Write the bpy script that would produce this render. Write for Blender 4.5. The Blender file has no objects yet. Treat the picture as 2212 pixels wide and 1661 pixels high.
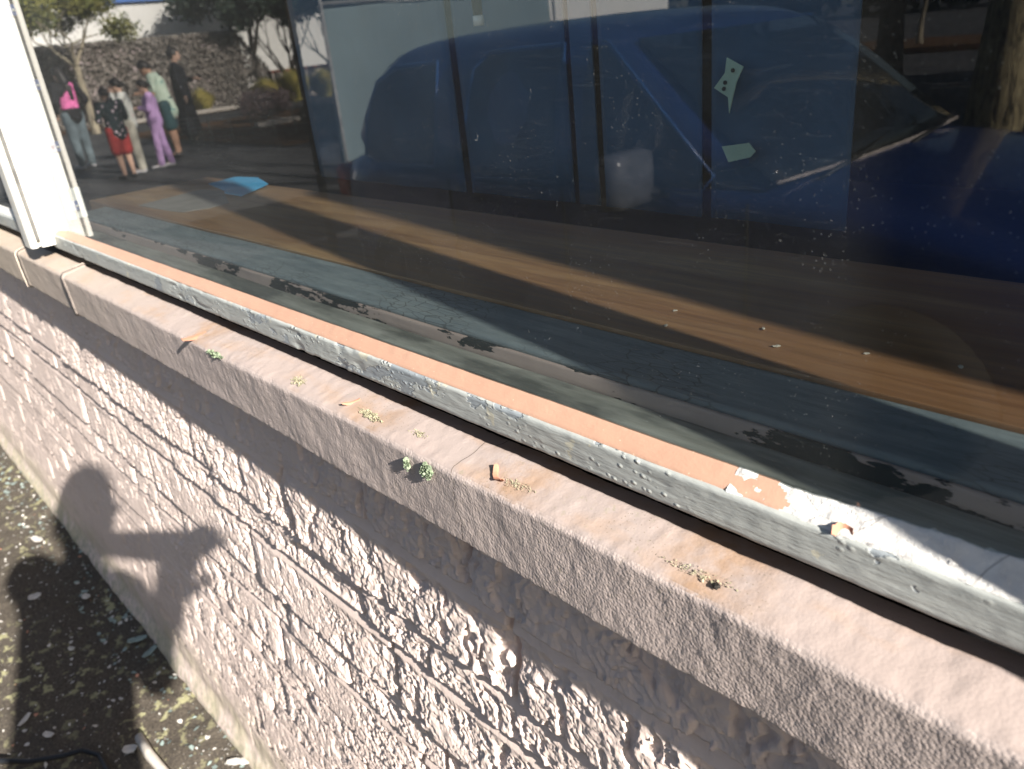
import bpy, bmesh, math, random
import numpy as np
from mathutils import Vector, Matrix, Quaternion

random.seed(7)
rng = np.random.default_rng(7)
S = bpy.context.scene
COL = S.collection
R = math.radians

# ------------------------------------------------------------------ camera
# World: the glass of the shop window is the plane y = 0, the street is y < 0,
# the shop is y > 0, the pavement is z = 0.
cam_d = bpy.data.cameras.new('camera')
cam = bpy.data.objects.new('camera', cam_d)
COL.objects.link(cam)
cam_d.sensor_width = 36
cam_d.lens = 36 * 1698 / 2212
cam_d.clip_start = 0.004
cam_d.clip_end = 400
right = Vector((.6783, .7279, -.1002)); up = Vector((-.2370, .3456, .9080)); fwd = Vector((-.6955, .5922, -.4068))
right.normalize(); up = (up - right * up.dot(right)).normalized(); back = right.cross(up)
M3 = Matrix((right, up, back)).transposed()
cam.matrix_world = Matrix.Translation((0, -.347, 1.42)) @ M3.to_4x4()
cam_d.dof.use_dof = True
cam_d.dof.focus_distance = 0.62
cam_d.dof.aperture_fstop = 10
S.camera = cam

# ------------------------------------------------------------------ light
SUN_TRAVEL = Vector((-.992, .155, -.53)).normalized()
to_sun = -SUN_TRAVEL
w = bpy.data.worlds.new('World'); S.world = w
w.use_nodes = True
nt = w.node_tree
bg = nt.nodes['Background']
sky = nt.nodes.new('ShaderNodeTexSky')
sky.sky_type = 'NISHITA'; sky.sun_disc = False
sky.sun_elevation = math.asin(to_sun.z)
sky.sun_rotation = math.atan2(to_sun.x, to_sun.y)
nt.links.new(sky.outputs[0], bg.inputs[0])
bg.inputs[1].default_value = 0.05
sl = bpy.data.lights.new('sun', 'SUN'); sl.energy = 5.0; sl.angle = R(0.6); sl.color = (1, .93, .845)
sun = bpy.data.objects.new('sun', sl); COL.objects.link(sun)
sun.rotation_euler = SUN_TRAVEL.to_track_quat('-Z', 'Y').to_euler()
S.view_settings.view_transform = 'Standard'
S.view_settings.look = 'None'
S.view_settings.gamma = 1
S.view_settings.exposure = 1.36
S.cycles.max_bounces = 8
S.cycles.transparent_max_bounces = 12
S.cycles.caustics_reflective = False
S.cycles.caustics_refractive = False

# ------------------------------------------------------------------ noise
def _tab(seed):
    return np.random.default_rng(seed).random((256, 256)).astype(np.float32)
_tabs = {}
def vn(x, y, seed=0):
    if seed not in _tabs: _tabs[seed] = _tab(seed)
    t = _tabs[seed]
    xi = np.floor(x).astype(np.int64); yi = np.floor(y).astype(np.int64)
    fx = x - xi; fy = y - yi
    fx = fx * fx * fx * (fx * (fx * 6 - 15) + 10); fy = fy * fy * fy * (fy * (fy * 6 - 15) + 10)
    a = t[xi & 255, yi & 255]; b = t[(xi + 1) & 255, yi & 255]
    c = t[xi & 255, (yi + 1) & 255]; d = t[(xi + 1) & 255, (yi + 1) & 255]
    return (a * (1 - fx) + b * fx) * (1 - fy) + (c * (1 - fx) + d * fx) * fy
def fbm(x, y, seed=0, octv=4, gain=.5):
    s = 0; a = 1; n = 0
    for i in range(octv):
        s = s + a * vn(x * 2 ** i + 17.3 * i, y * 2 ** i + 9.1 * i, seed + i); n += a; a *= gain
    return s / n
def sstep(a, b, x):
    t = np.clip((x - a) / (b - a), 0, 1); return t * t * (3 - 2 * t)

# ------------------------------------------------------------------ mesh helpers
def tag(o, label=None, cat=None, group=None, kind=None):
    if label: o['label'] = label
    if cat: o['category'] = cat
    if group: o['group'] = group
    if kind: o['kind'] = kind
    return o
def empty(name, loc=(0, 0, 0), rz=0.0):
    o = bpy.data.objects.new(name, None); o.location = loc; o.rotation_euler.z = rz
    o.empty_display_size = .1
    COL.objects.link(o); return o
def link_mesh(name, me, mat, parent=None, smooth=True):
    if mat:
        for m in (mat if isinstance(mat, (list, tuple)) else [mat]): me.materials.append(m)
    if smooth: me.polygons.foreach_set('use_smooth', [True] * len(me.polygons))
    o = bpy.data.objects.new(name, me); COL.objects.link(o)
    if parent: o.parent = parent
    return o
def from_bm(name, bm, mat, parent=None, smooth=False):
    me = bpy.data.meshes.new(name); bm.normal_update(); bm.to_mesh(me); bm.free()
    return link_mesh(name, me, mat, parent, smooth)
def grid_mesh(name, P, mat, parent=None, smooth=True, flip=False, keep=None):
    """P: (n, m, 3) array of points -> quad sheet"""
    n, m = P.shape[:2]
    idx = np.arange(n * m).reshape(n, m)
    q = np.stack([idx[:-1, :-1], idx[1:, :-1], idx[1:, 1:], idx[:-1, 1:]], -1).reshape(-1, 4)
    if flip: q = q[:, ::-1]
    if keep is not None: q = q[keep.reshape(-1)]
    me = bpy.data.meshes.new(name)
    me.vertices.add(n * m); me.vertices.foreach_set('co', P.astype(np.float32).ravel())
    me.loops.add(len(q) * 4); me.loops.foreach_set('vertex_index', q.astype(np.int32).ravel())
    me.polygons.add(len(q)); me.polygons.foreach_set('loop_start', (np.arange(len(q)) * 4).astype(np.int32))
    me.update(calc_edges=True); me.validate()
    return link_mesh(name, me, mat, parent, smooth)
def quads_mesh(name, V, mat, parent=None, n=4, smooth=False):
    """V: (k, n, 3) separate n-gons"""
    k = V.shape[0]
    me = bpy.data.meshes.new(name)
    me.vertices.add(k * n); me.vertices.foreach_set('co', V.astype(np.float32).ravel())
    me.loops.add(k * n); me.loops.foreach_set('vertex_index', np.arange(k * n, dtype=np.int32))
    me.polygons.add(k); me.polygons.foreach_set('loop_start', (np.arange(k) * n).astype(np.int32))
    me.update(calc_edges=True)
    return link_mesh(name, me, mat, parent, smooth)
def bx(bm, x0, x1, y0, y1, z0, z1, bevel=0.0, rot=None):
    r = bmesh.ops.create_cube(bm, size=1)
    vs = r['verts']
    bmesh.ops.scale(bm, vec=(abs(x1 - x0), abs(y1 - y0), abs(z1 - z0)), verts=vs)
    if bevel:
        es = list({e for v in vs for e in v.link_edges})
        rr = bmesh.ops.bevel(bm, geom=es, offset=bevel, segments=2, profile=.6, affect='EDGES')
        vs = list({v for f in rr['faces'] for v in f.verts} | {v for v in vs if v.is_valid})
    if rot is not None: bmesh.ops.rotate(bm, cent=(0, 0, 0), matrix=rot, verts=vs)
    bmesh.ops.translate(bm, vec=((x0 + x1) / 2, (y0 + y1) / 2, (z0 + z1) / 2), verts=vs)
    return vs
def tube_into(V, F, pts, rads, seg=8, cap=True):
    pts = [Vector(p) for p in pts]
    base = len(V)
    prev = None
    for i, p in enumerate(pts):
        d = (pts[min(i + 1, len(pts) - 1)] - pts[max(i - 1, 0)]).normalized()
        if prev is None:
            a = d.orthogonal().normalized()
        else:
            a = (prev - d * prev.dot(d)).normalized()
        prev = a; b = d.cross(a)
        for k in range(seg):
            t = 2 * math.pi * k / seg
            V.append(p + (a * math.cos(t) + b * math.sin(t)) * rads[i])
    for i in range(len(pts) - 1):
        for k in range(seg):
            k2 = (k + 1) % seg
            F.append((base + i * seg + k, base + i * seg + k2, base + (i + 1) * seg + k2, base + (i + 1) * seg + k))
    if cap:
        F.append(tuple(base + k for k in reversed(range(seg))))
        F.append(tuple(base + (len(pts) - 1) * seg + k for k in range(seg)))
def mesh_vf(name, V, F, mat, parent=None, smooth=True):
    me = bpy.data.meshes.new(name); me.from_pydata([tuple(v) for v in V], [], F); me.update()
    return link_mesh(name, me, mat, parent, smooth)
def tube(name, pts, rads, mat, parent=None, seg=8):
    V = []; F = []
    if not isinstance(rads, (list, tuple)): rads = [rads] * len(pts)
    tube_into(V, F, pts, rads, seg)
    return mesh_vf(name, V, F, mat, parent)

# ------------------------------------------------------------------ material helper
class MT:
    def __init__(s, name, rough=.8, spec=.3, metallic=0.0):
        s.m = bpy.data.materials.new(name); s.m.use_nodes = True
        s.t = s.m.node_tree; s.b = s.t.nodes['Principled BSDF']
        s.b.inputs['Roughness'].default_value = rough
        s.b.inputs['Specular IOR Level'].default_value = spec
        s.b.inputs['Metallic'].default_value = metallic
        s.out = s.t.nodes['Material Output']
        s.co = None; s.h = None
    def N(s, typ, **kw):
        n = s.t.nodes.new(typ)
        for k, v in kw.items(): setattr(n, k, v)
        return n
    def L(s, a, b): s.t.links.new(a, b)
    def coord(s, scale=(1, 1, 1), kind='Object', rot=(0, 0, 0)):
        c = s.N('ShaderNodeTexCoord'); m = s.N('ShaderNodeMapping')
        m.inputs['Scale'].default_value = scale; m.inputs['Rotation'].default_value = rot
        s.L(c.outputs[kind], m.inputs[0]); return m.outputs[0]
    def noise(s, scale=5, detail=4, rough=.5, vec=None, dist=0.0):
        n = s.N('ShaderNodeTexNoise'); n.inputs['Scale'].default_value = scale
        n.inputs['Detail'].default_value = detail; n.inputs['Roughness'].default_value = rough
        n.inputs['Distortion'].default_value = dist
        s.L(vec if vec is not None else s.coord(), n.inputs['Vector']); return n.outputs['Fac']
    def voro(s, scale=5, vec=None, feature='F1', out='Distance', rand=1.0):
        n = s.N('ShaderNodeTexVoronoi', feature=feature); n.inputs['Scale'].default_value = scale
        n.inputs['Randomness'].default_value = rand
        s.L(vec if vec is not None else s.coord(), n.inputs['Vector']); return n.outputs[out]
    def ramp(s, fac, stops):
        r = s.N('ShaderNodeValToRGB'); e = r.color_ramp.elements
        while len(e) < len(stops): e.new(.5)
        for i, (p, c) in enumerate(stops):
            e[i].position = p
            e[i].color = (c, c, c, 1) if isinstance(c, (int, float)) else (*c, 1)
        s.L(fac, r.inputs[0]); return r.outputs[0]
    def mix(s, f, a, b, blend='MIX'):
        n = s.N('ShaderNodeMix', data_type='RGBA', blend_type=blend)
        for sock, v in ((n.inputs[0], f), (n.inputs[6], a), (n.inputs[7], b)):
            if isinstance(v, (int, float)): sock.default_value = v if sock.type == 'VALUE' else (v, v, v, 1)
            elif isinstance(v, tuple): sock.default_value = (*v, 1)
            else: s.L(v, sock)
        return n.outputs[2]
    def math(s, op, a, b=None, c=None):
        n = s.N('ShaderNodeMath', operation=op)
        for i, v in enumerate((a, b, c)):
            if v is None: continue
            if isinstance(v, (int, float)): n.inputs[i].default_value = v
            else: s.L(v, n.inputs[i])
        return n.outputs[0]
    def color(s, c):
        i = s.b.inputs['Base Color']
        if isinstance(c, tuple): i.default_value = (*c, 1)
        else: s.L(c, i)
        return s
    def bump(s, h, dist=.002, strength=1.0):
        b = s.N('ShaderNodeBump'); b.inputs['Distance'].default_value = dist; b.inputs['Strength'].default_value = strength
        s.L(h, b.inputs['Height'])
        if s.h is not None: s.L(s.h, b.inputs['Normal'])
        s.h = b.outputs[0]; s.L(s.h, s.b.inputs['Normal']); return s
    def roughness(s, v): s.L(v, s.b.inputs['Roughness']); return s

def simple(name, col, rough=.8, spec=.3, var=.25, scale=20, bump=0.0, metallic=0.0):
    m = MT(name, rough, spec, metallic)
    n = m.noise(scale, 4)
    c2 = tuple(min(1, x * (1 + var)) for x in col); c1 = tuple(x * (1 - var) for x in col)
    m.color(m.mix(m.ramp(n, [(.3, 0.0), (.7, 1.0)]), c1, c2))
    if bump: m.bump(n, bump)
    return m.m

# ------------------------------------------------------------------ materials
def mat_stone():
    m = MT('painted_split_stone', .85, .2)
    big = m.noise(3.5, 4); mid = m.noise(40, 5, .6); fine = m.noise(420, 3, .6)
    c = m.mix(m.ramp(big, [(.35, 0.0), (.65, 1.0)]), (.74, .62, .565), (.80, .675, .615))
    c = m.mix(m.ramp(mid, [(.3, .4), (.5, 0.0)]), c, (.60, .50, .46))
    # yellowish staining near the ground
    sep = m.N('ShaderNodeSeparateXYZ'); m.L(m.coord(), sep.inputs[0])
    f = m.math('MULTIPLY', m.ramp(sep.outputs[2], [(0.0, 1.0), (.22, 0.0)]), m.ramp(m.noise(14, 4), [(.35, 0.0), (.6, .8)]))
    c = m.mix(f, c, (.50, .47, .31))
    lc = m.math('MULTIPLY', m.ramp(sep.outputs[2], [(0.0, 1.0), (.10, 0.0)]), m.ramp(m.noise(60, 4), [(.45, 0.0), (.6, .7)]))
    c = m.mix(lc, c, (.30, .31, .22))
    m.color(c)
    m.bump(fine, .0006, .6)
    return m.m
def mat_sill():
    m = MT('painted_concrete', .7, .25)
    sep = m.N('ShaderNodeSeparateXYZ'); m.L(m.coord(), sep.inputs[0])
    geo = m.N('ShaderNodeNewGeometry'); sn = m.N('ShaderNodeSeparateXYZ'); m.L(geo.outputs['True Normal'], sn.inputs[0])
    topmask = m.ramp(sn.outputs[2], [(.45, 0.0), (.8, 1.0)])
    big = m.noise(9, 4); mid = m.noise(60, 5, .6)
    top = m.mix(m.ramp(big, [(.35, 0.0), (.7, 1.0)]), (.43, .355, .325), (.415, .35, .325))  # top colour set darker than the front to offset its direct sun
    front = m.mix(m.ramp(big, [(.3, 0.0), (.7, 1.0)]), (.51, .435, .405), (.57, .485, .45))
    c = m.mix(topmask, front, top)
    # orange-brown blooms with tiny dark pits on the top, older yellower paint to the left
    bl = m.math('MULTIPLY', m.ramp(m.noise(13, 4, .6, m.coord((1, 2.2, 1))), [(.52, 0.0), (.70, .5)]), topmask)
    for (px_, w_) in ((-.38, .055), (-.215, .06), (-.56, .05), (-.93, .05)):
        g1 = m.math('MULTIPLY', m.math('MAXIMUM', 0.0, m.math('SUBTRACT', 1.0, m.math('DIVIDE', m.math('ABSOLUTE', m.math('SUBTRACT', sep.outputs[0], px_)), w_))), m.ramp(m.noise(40, 4, .6), [(.38, 0.0), (.6, 1.0)]))
        c = m.mix(m.math('MULTIPLY', m.math('MULTIPLY', g1, topmask), .85), c, (.36, .235, .15))
    c = m.mix(bl, c, (.44, .29, .19))
    c = m.mix(m.math('MULTIPLY', m.ramp(m.noise(160, 4, .7), [(.60, 0.0), (.68, .6)]), m.ramp(m.noise(9, 3), [(.46, 0.0), (.6, 1.0)])), c, (.33, .30, .22))
    yel = m.ramp(sep.outputs[0], [(0.0, 1.0), (1.0, 0.0)])
    mp = m.N('ShaderNodeMapRange'); mp.inputs[1].default_value = -1.0; mp.inputs[2].default_value = -2.2
    m.L(sep.outputs[0], mp.inputs[0])
    c = m.mix(m.math('MULTIPLY', mp.outputs[0], .6), c, (.55, .47, .34))
    pit = m.ramp(m.voro(330), [(.10, 1.0), (.2, 0.0)])
    pitm = m.math('MULTIPLY', pit, m.ramp(m.noise(14, 3), [(.5, 0.0), (.62, 1.0)]))
    c = m.mix(m.math('MULTIPLY', pitm, .7), c, (.16, .14, .09))
    m.color(c)
    cx_ = m.math('ADD', m.math('MULTIPLY', m.math('SUBTRACT', m.noise(38, 4, .7, m.coord((.02, .02, 1))), .5), .022), -.432 + .0)
    crk = m.math('LESS_THAN', m.math('ABSOLUTE', m.math('SUBTRACT', sep.outputs[0], cx_)), .00045)
    c = m.mix(m.math('MULTIPLY', crk, .8), c, (.12, .10, .085))
    m.color(c)
    grain = m.noise(520, 3, .6); vor = m.voro(430)
    hh = m.math('ADD', m.math('MULTIPLY', vor, -1.0), grain)
    fm = m.mix(topmask, .46, .14)
    n = m.N('ShaderNodeBump'); n.inputs['Distance'].default_value = .0008
    m.L(fm, n.inputs['Strength']); m.L(hh, n.inputs['Height'])
    n2 = m.N('ShaderNodeBump'); n2.inputs['Distance'].default_value = .0012; n2.inputs['Strength'].default_value = .35
    m.L(mid, n2.inputs['Height']); m.L(n.outputs[0], n2.inputs['Normal'])
    m.L(n2.outputs[0], m.b.inputs['Normal'])
    return m.m
def mat_greypaint():
    m = MT('grey_green_paint', .55, .35)
    vec = m.coord((.18, 1, 1))
    streak = m.noise(70, 5, .6, vec); patch = m.noise(26, 5, .62, m.coord((.5, 1, 1)))
    c = m.mix(m.ramp(streak, [(.35, 0.0), (.65, 1.0)]), (.40, .425, .41), (.46, .485, .465))
    c = m.mix(m.ramp(patch, [(.585, 0.0), (.60, .85)]), c, (.30, .34, .37))
    c = m.mix(m.ramp(m.noise(45, 4, .6), [(.64, 0.0), (.66, .8)]), c, (.60, .58, .46))
    m.color(c)
    bubbles = m.ramp(m.voro(190, m.coord((.7, 1, 1))), [(.0, 1.0), (.35, 0.0)])
    bm_ = m.math('MULTIPLY', bubbles, m.ramp(m.noise(12, 3), [(.48, 0.0), (.6, 1.0)]))
    m.bump(m.noise(260, 4, .6, vec), .0009, .9); m.bump(bm_, .0016, .9); m.bump(m.ramp(patch, [(.585, 1.0), (.60, 0.0)]), .0006, 1)
    return m.m
def mat_terracotta():
    m = MT('terracotta_primer', .5, .35)
    n = m.noise(18, 4, .5, m.coord((.4, 1, 1)))
    c = m.mix(m.ramp(n, [(.3, 0.0), (.7, 1.0)]), (.49, .295, .21), (.55, .34, .245))
    c = m.mix(m.ramp(m.voro(150), [(.05, 1.0), (.1, 0.0)]), c, (.78, .50, .36))
    m.color(c); m.bump(m.noise(60, 4, .6, m.coord((.35, 1, 1))), .0009, .8); m.bump(m.noise(500, 2), .0002, .7)
    return m.m
def mat_whiteputty():
    m = MT('white_dry_putty', .85, .15)
    n = m.noise(60, 5, .65)
    c = m.mix(m.ramp(n, [(.35, 0.0), (.65, 1.0)]), (.66, .65, .63), (.80, .79, .76))
    cr = m.ramp(m.voro(34, m.coord((.8, 1.6, 1), rot=(0, 0, .5)), 'DISTANCE_TO_EDGE'), [(.0, 1.0), (.018, 0.0)])
    cm = m.math('MULTIPLY', cr, m.ramp(m.noise(30, 3), [(.48, 0.0), (.56, 1.0)]))
    c = m.mix(m.math('MULTIPLY', cm, .75), c, (.30, .28, .27))
    m.color(c); m.bump(m.noise(140, 5, .7), .0016, .9); m.bump(cm, .0012, -1.0)
    return m.m
def mat_mullion():
    m = MT('white_gloss_paint', .45, .4)
    n = m.noise(30, 5, .6, m.coord((1, 1, .25)))
    c = m.mix(m.ramp(n, [(.35, 0.0), (.65, 1.0)]), (.70, .69, .64), (.80, .79, .74))
    c = m.mix(m.ramp(m.noise(45, 5, .6), [(.66, 0.0), (.68, .9)]), c, (.50, .42, .36))
    m.color(c); m.bump(m.noise(150, 4, .6, m.coord((1, 1, .3))), .0008, .8)
    return m.m
def mat_ledge():
    m = MT('weathered_green_timber', .75, .2)
    v = m.coord((.10, 1, 1))
    n = m.noise(90, 5, .6, v)
    c = m.mix(m.ramp(n, [(.3, 0.0), (.7, 1.0)]), (.20, .205, .18), (.47, .47, .42))
    c = m.mix(m.ramp(m.noise(22, 4, .6, m.coord((.3, 1, 1))), [(.52, 0.0), (.62, .7)]), c, (.09, .10, .095))
    m.color(c); m.bump(n, .0015, .8)
    return m.m
def mat_mauve():
    m = MT('peeling_mauve_paint', .7, .25)
    v = m.coord((.28, 1, 1))
    n = m.noise(26, 6, .66, v)
    f = m.ramp(n, [(.475, 0.0), (.487, 1.0)])
    c = m.mix(f, (.026, .036, .038), m.mix(m.noise(60, 4), (.48, .37, .33), (.60, .47, .42)))
    m.color(c); m.bump(f, .0008, .8); m.bump(m.noise(130, 4, .6, m.coord((.1, 1, 1))), .001, .6)
    return m.m
def mat_bluegrey():
    m = MT('crazed_blue_grey_paint', .7, .25)
    v = m.coord((.16, 1, 1))
    n = m.noise(80, 5, .62, v)
    c = m.mix(m.ramp(n, [(.3, 0.0), (.7, 1.0)]), (.17, .21, .235), (.31, .355, .365))
    cr = m.ramp(m.voro(130, m.coord((.35, 1.4, 1)), 'DISTANCE_TO_EDGE'), [(.0, 1.0), (.06, 0.0)])
    c = m.mix(m.math('MULTIPLY', cr, m.ramp(m.noise(9, 3), [(.42, 0.0), (.58, .8)])), c, (.06, .065, .065))
    m.color(c); m.bump(n, .001, .8); m.bump(cr, .0006, -1)
    return m.m
def mat_wood():
    m = MT('varnished_timber', .32, .5)
    v = m.coord((.07, 1, 1))
    g = m.noise(26, 6, .55, v, .6); f = m.noise(260, 3, .5, m.coord((.05, 1, 1)))
    c = m.mix(m.ramp(g, [(.32, 0.0), (.5, .55), (.68, 1.0)]), (.30, .16, .08), (.60, .38, .19))
    c = m.mix(m.ramp(m.noise(7, 4, .5, m.coord((.25, 1, 1))), [(.42, 0.0), (.65, .5)]), c, (.33, .135, .06))
    c = m.mix(m.ramp(f, [(.35, .45), (.6, 0.0)]), c, (.20, .10, .05))
    m.color(c); m.roughness(m.ramp(f, [(.3, .32), (.7, .5)])); m.bump(f, .0003, .6)
    return m.m
def mat_glass(name='window_glass', tint=(.85, .90, .89)):
    m = MT(name)
    m.t.nodes.remove(m.b)
    g_ = m.N('ShaderNodeNewGeometry'); vd = m.N('ShaderNodeVectorMath', operation='DOT_PRODUCT')
    m.L(g_.outputs['Incoming'], vd.inputs[0]); m.L(g_.outputs['Normal'], vd.inputs[1])
    c_ = m.math('SUBTRACT', 1.0, m.math('ABSOLUTE', vd.outputs['Value']))
    frs = m.math('ADD', .043, m.math('MULTIPLY', m.math('POWER', c_, 5.0), .957))
    # two faces of the sheet: 2R/(1+R)
    r2 = m.math('DIVIDE', m.math('MULTIPLY', frs, 2.0), m.math('ADD', frs, 1.0))
    tr = m.N('ShaderNodeBsdfTransparent'); tr.inputs[0].default_value = (*tint, 1)
    gl = m.N('ShaderNodeBsdfGlossy'); gl.inputs['Roughness'].default_value = .0
    bp = m.N('ShaderNodeBump'); bp.inputs['Distance'].default_value = .0006; bp.inputs['Strength'].default_value = .35
    m.L(m.noise(2.2, 1, .4), bp.inputs['Height']); m.L(bp.outputs[0], gl.inputs['Normal'])
    mx = m.N('ShaderNodeMixShader'); m.L(r2, mx.inputs[0]); m.L(tr.outputs[0], mx.inputs[1]); m.L(gl.outputs[0], mx.inputs[2])
    # dust: specks, short scratches running along the pane, drips
    df = m.N('ShaderNodeBsdfDiffuse'); df.inputs[0].default_value = (.75, .78, .76, 1)
    sp = m.ramp(m.voro(400, m.coord((1, 1, 1))), [(.05, .8), (.12, 0.0)])
    spm = m.math('MULTIPLY', sp, m.ramp(m.noise(16, 4), [(.42, 0.0), (.68, .9)]))
    scr = m.ramp(m.noise(300, 3, .6, m.coord((.10, 1, 1), rot=(0, .10, 0))), [(.58, 0.0), (.80, .30)])
    sq = m.ramp(m.noise(150, 4, .7, m.coord((1, 1, .6)), 2.2), [(.675, 0.0), (.72, .35)])
    sqm = m.math('MULTIPLY', sq, m.ramp(m.noise(7, 3), [(.48, 0.0), (.6, 1.0)]))
    sep = m.N('ShaderNodeSeparateXYZ'); m.L(m.coord(), sep.inputs[0])
    low = m.ramp(sep.outputs[2], [(.0, 1.0), (.06, 0.0)])
    cs = m.math('MAXIMUM', m.math('ABSOLUTE', vd.outputs['Value']), .12)
    film = m.math('DIVIDE', m.math('ADD', .014, m.math('MULTIPLY', m.ramp(m.noise(4, 4), [(.40, 0.0), (.7, 1.0)]), .014)), cs)
    d = m.math('ADD', m.math('ADD', spm, film), m.math('ADD', m.math('MULTIPLY', scr, .10), sqm))
    d = m.math('MINIMUM', d, .9)
    mx2 = m.N('ShaderNodeMixShader'); m.L(d, mx2.inputs[0]); m.L(mx.outputs[0], mx2.inputs[1]); m.L(df.outputs[0], mx2.inputs[2])
    m.L(mx2.outputs[0], m.out.inputs[0])
    return m.m
def mat_ground():
    m = MT('old_asphalt_and_grit', .9, .2)
    n = m.noise(3, 5); f = m.noise(160, 4, .65); v = m.voro(230)
    c = m.mix(m.ramp(f, [(.3, 0.0), (.7, 1.0)]), (.045, .040, .036), (.15, .128, .10))
    c = m.mix(m.ramp(n, [(.4, 0.0), (.7, .4)]), c, (.09, .082, .07))
    lich = m.math('MULTIPLY', m.ramp(m.noise(26, 6, .65), [(.56, 0.0), (.60, 1.0)]), m.ramp(m.noise(2.1, 3), [(.40, 0.0), (.55, 1.0)]))
    c = m.mix(lich, c, (.37, .36, .21))
    sp = m.ramp(m.voro(120), [(.08, 1.0), (.13, 0.0)])
    c = m.mix(m.math('MULTIPLY', sp, .7), c, (.52, .46, .38))
    m.color(c); m.bump(f, .003, .8); m.bump(v, .002, .5)
    return m.m
def mat_asphalt():
    m = MT('street_asphalt', .85, .25)
    f = m.noise(60, 4, .7); n = m.noise(.7, 4)
    c = m.mix(m.ramp(n, [(.35, 0.0), (.65, 1.0)]), (.050, .052, .056), (.088, .088, .090))
    c = m.mix(m.ramp(f, [(.3, .3), (.6, 0.0)]), c, (.03, .03, .03))
    m.color(c); m.bump(f, .004, .6)
    return m.m
def mat_mulch():
    m = MT('leaf_litter', .95, .1)
    v = m.voro(16, None, 'F1', 'Color'); f = m.noise(40, 4)
    c = m.mix(m.ramp(f, [(.35, 0.0), (.65, 1.0)]), (.055, .038, .026), (.20, .105, .05))
    c = m.mix(.25, c, v, 'MULTIPLY')
    m.color(c); m.bump(f, .02, 1)
    return m.m
def mat_leaf(name, a, b, rough=.6):
    m = MT(name, rough, .35)
    n = m.noise(1.7, 3); k = m.noise(11, 2)
    c = m.mix(m.ramp(n, [(.35, 0.0), (.65, 1.0)]), a, b)
    c = m.mix(m.ramp(k, [(.4, 0.0), (.7, .5)]), c, tuple(min(1, x * 1.7) for x in b))
    m.color(c)
    return m.m
def mat_bark(name, a, b, scale=14, str_=1.0):
    m = MT(name, .9, .15)
    v = m.coord((1, 1, .22))
    n = m.noise(scale, 5, .65, v, 1.0)
    c = m.mix(m.ramp(n, [(.38, 0.0), (.58, 1.0)]), a, b)
    m.color(c); m.bump(n, .03, str_)
    return m.m

STONE = mat_stone(); SILL = mat_sill(); GREY = mat_greypaint(); TERRA = mat_terracotta(); PUTTY = mat_whiteputty()
MULL = mat_mullion(); LEDGE = mat_ledge(); MAUVE = mat_mauve(); BLUEG = mat_bluegrey(); WOOD = mat_wood()
GLASS = mat_glass(); GROUND = mat_ground(); ASPH = mat_asphalt(); MULCH = mat_mulch()
DARKIN = simple('dark_interior_paint', (.03, .028, .032), .8, .2)
RENDER = simple('cream_render', (.55, .50, .44), .85, .2, .1, 8, .002)
KERB = simple('kerb_concrete', (.42, .39, .35), .9, .2, .15, 20, .004)

# ================================================================== SHOP: wall, sill, window
YW = -.009      # mean stone face
def graded(x0, x1, segs):
    out = [x0]; x = x0
    for lim, st in segs:
        while x < lim - 1e-6:
            x = min(lim, x + st); out.append(x)
    return np.array(out)
# ---- stone wall
xs = graded(-9.0, 1.2, [(-4.5, .02), (-2.6, .008), (-1.5, .0038), (-.95, .0022), (.05, .0014), (1.2, .012)])
zs = graded(-.02, 1.056, [(.36, .0030), (.55, .0022), (1.056, .0015)])
X, Z = np.meshgrid(xs, zs, indexing='ij')
cuts = [-.06, .04, .14, .20, .30, .36, .462, .520, .623, .685, .790, .847, .955, 1.075]
cr_rng = np.random.default_rng(21)
forced = {955: [-.66, -.49, -1.02, -1.36, -1.75], 847: [-.87, -.44, -1.2, -1.62], 790: [-.72, -1.33, -.30], 685: [-.67, -1.05, -1.5, -.2], 1075: [-.50, -1.25, -.12]}
D = np.zeros_like(X)
wx = X + .006 * (fbm(X * 20, Z * 20, 71, 2) - .5)
wz = Z + .0025 * (fbm(X * 9, Z * 5, 75, 2) - .5)
# rough split relief: small flaky steps, sheared along the light
sx = X * 1.0 + Z * .5
wp = fbm(X * 30, Z * 30, 5, 3)
f1 = fbm(sx * 26 + wp * 1.5, Z * 20 + wp, 3, 5, .6)
k = f1 * 8.0; st = (np.floor(k) + sstep(.80, 1.0, k - np.floor(k))) / 8.0
g2 = fbm(sx * 105 + 3 * f1, Z * 70 + 2 * wp, 11, 4, .6)
k2 = g2 * 6; st2 = (np.floor(k2) + sstep(.75, 1.0, k2 - np.floor(k2))) / 6.0
amp = .40 + .75 * sstep(.35, .68, fbm(X * 3.0, Z * 6, 31, 2))
amp = amp * (.55 + .45 * sstep(-2.0, -.9, X))
def saw(u): 
    f = u - np.floor(u); return -(f * sstep(1.0, .955, f))
wA = fbm(X * 18, Z * 26, 301, 4, .6); wB = fbm(X * 40, Z * 30, 305, 3, .6)
mA = sstep(.30, .62, fbm(X * 9 + 3, Z * 10, 311, 3)); mB = sstep(.35, .6, fbm(X * 17, Z * 19, 315, 3))
rough = ((st * .9 + f1 * .1) - .5) * .0062 * amp + (st2 - .5) * .0026 * amp * mB
rough = rough + saw(X * 34 + Z * 15 + wA * 5.5) * .0027 * (.35 + .65 * mA) * (.6 + .4 * amp) + saw(X * 78 + Z * 34 + wB * 7 + wA * 3) * .0012 * (.15 + .85 * mB) + .0016 - .0045 * sstep(.615, .66, fbm(X * 44 + wA * 2, Z * 24, 331, 3)) * (.4 + .6 * amp)
rough = rough * (.38 + .62 * sstep(-2.5, -.95, X + .35 * (Z - .6)))
rough = rough + (fbm(X * 260, Z * 240, 41, 2) - .5) * .0011
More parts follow.
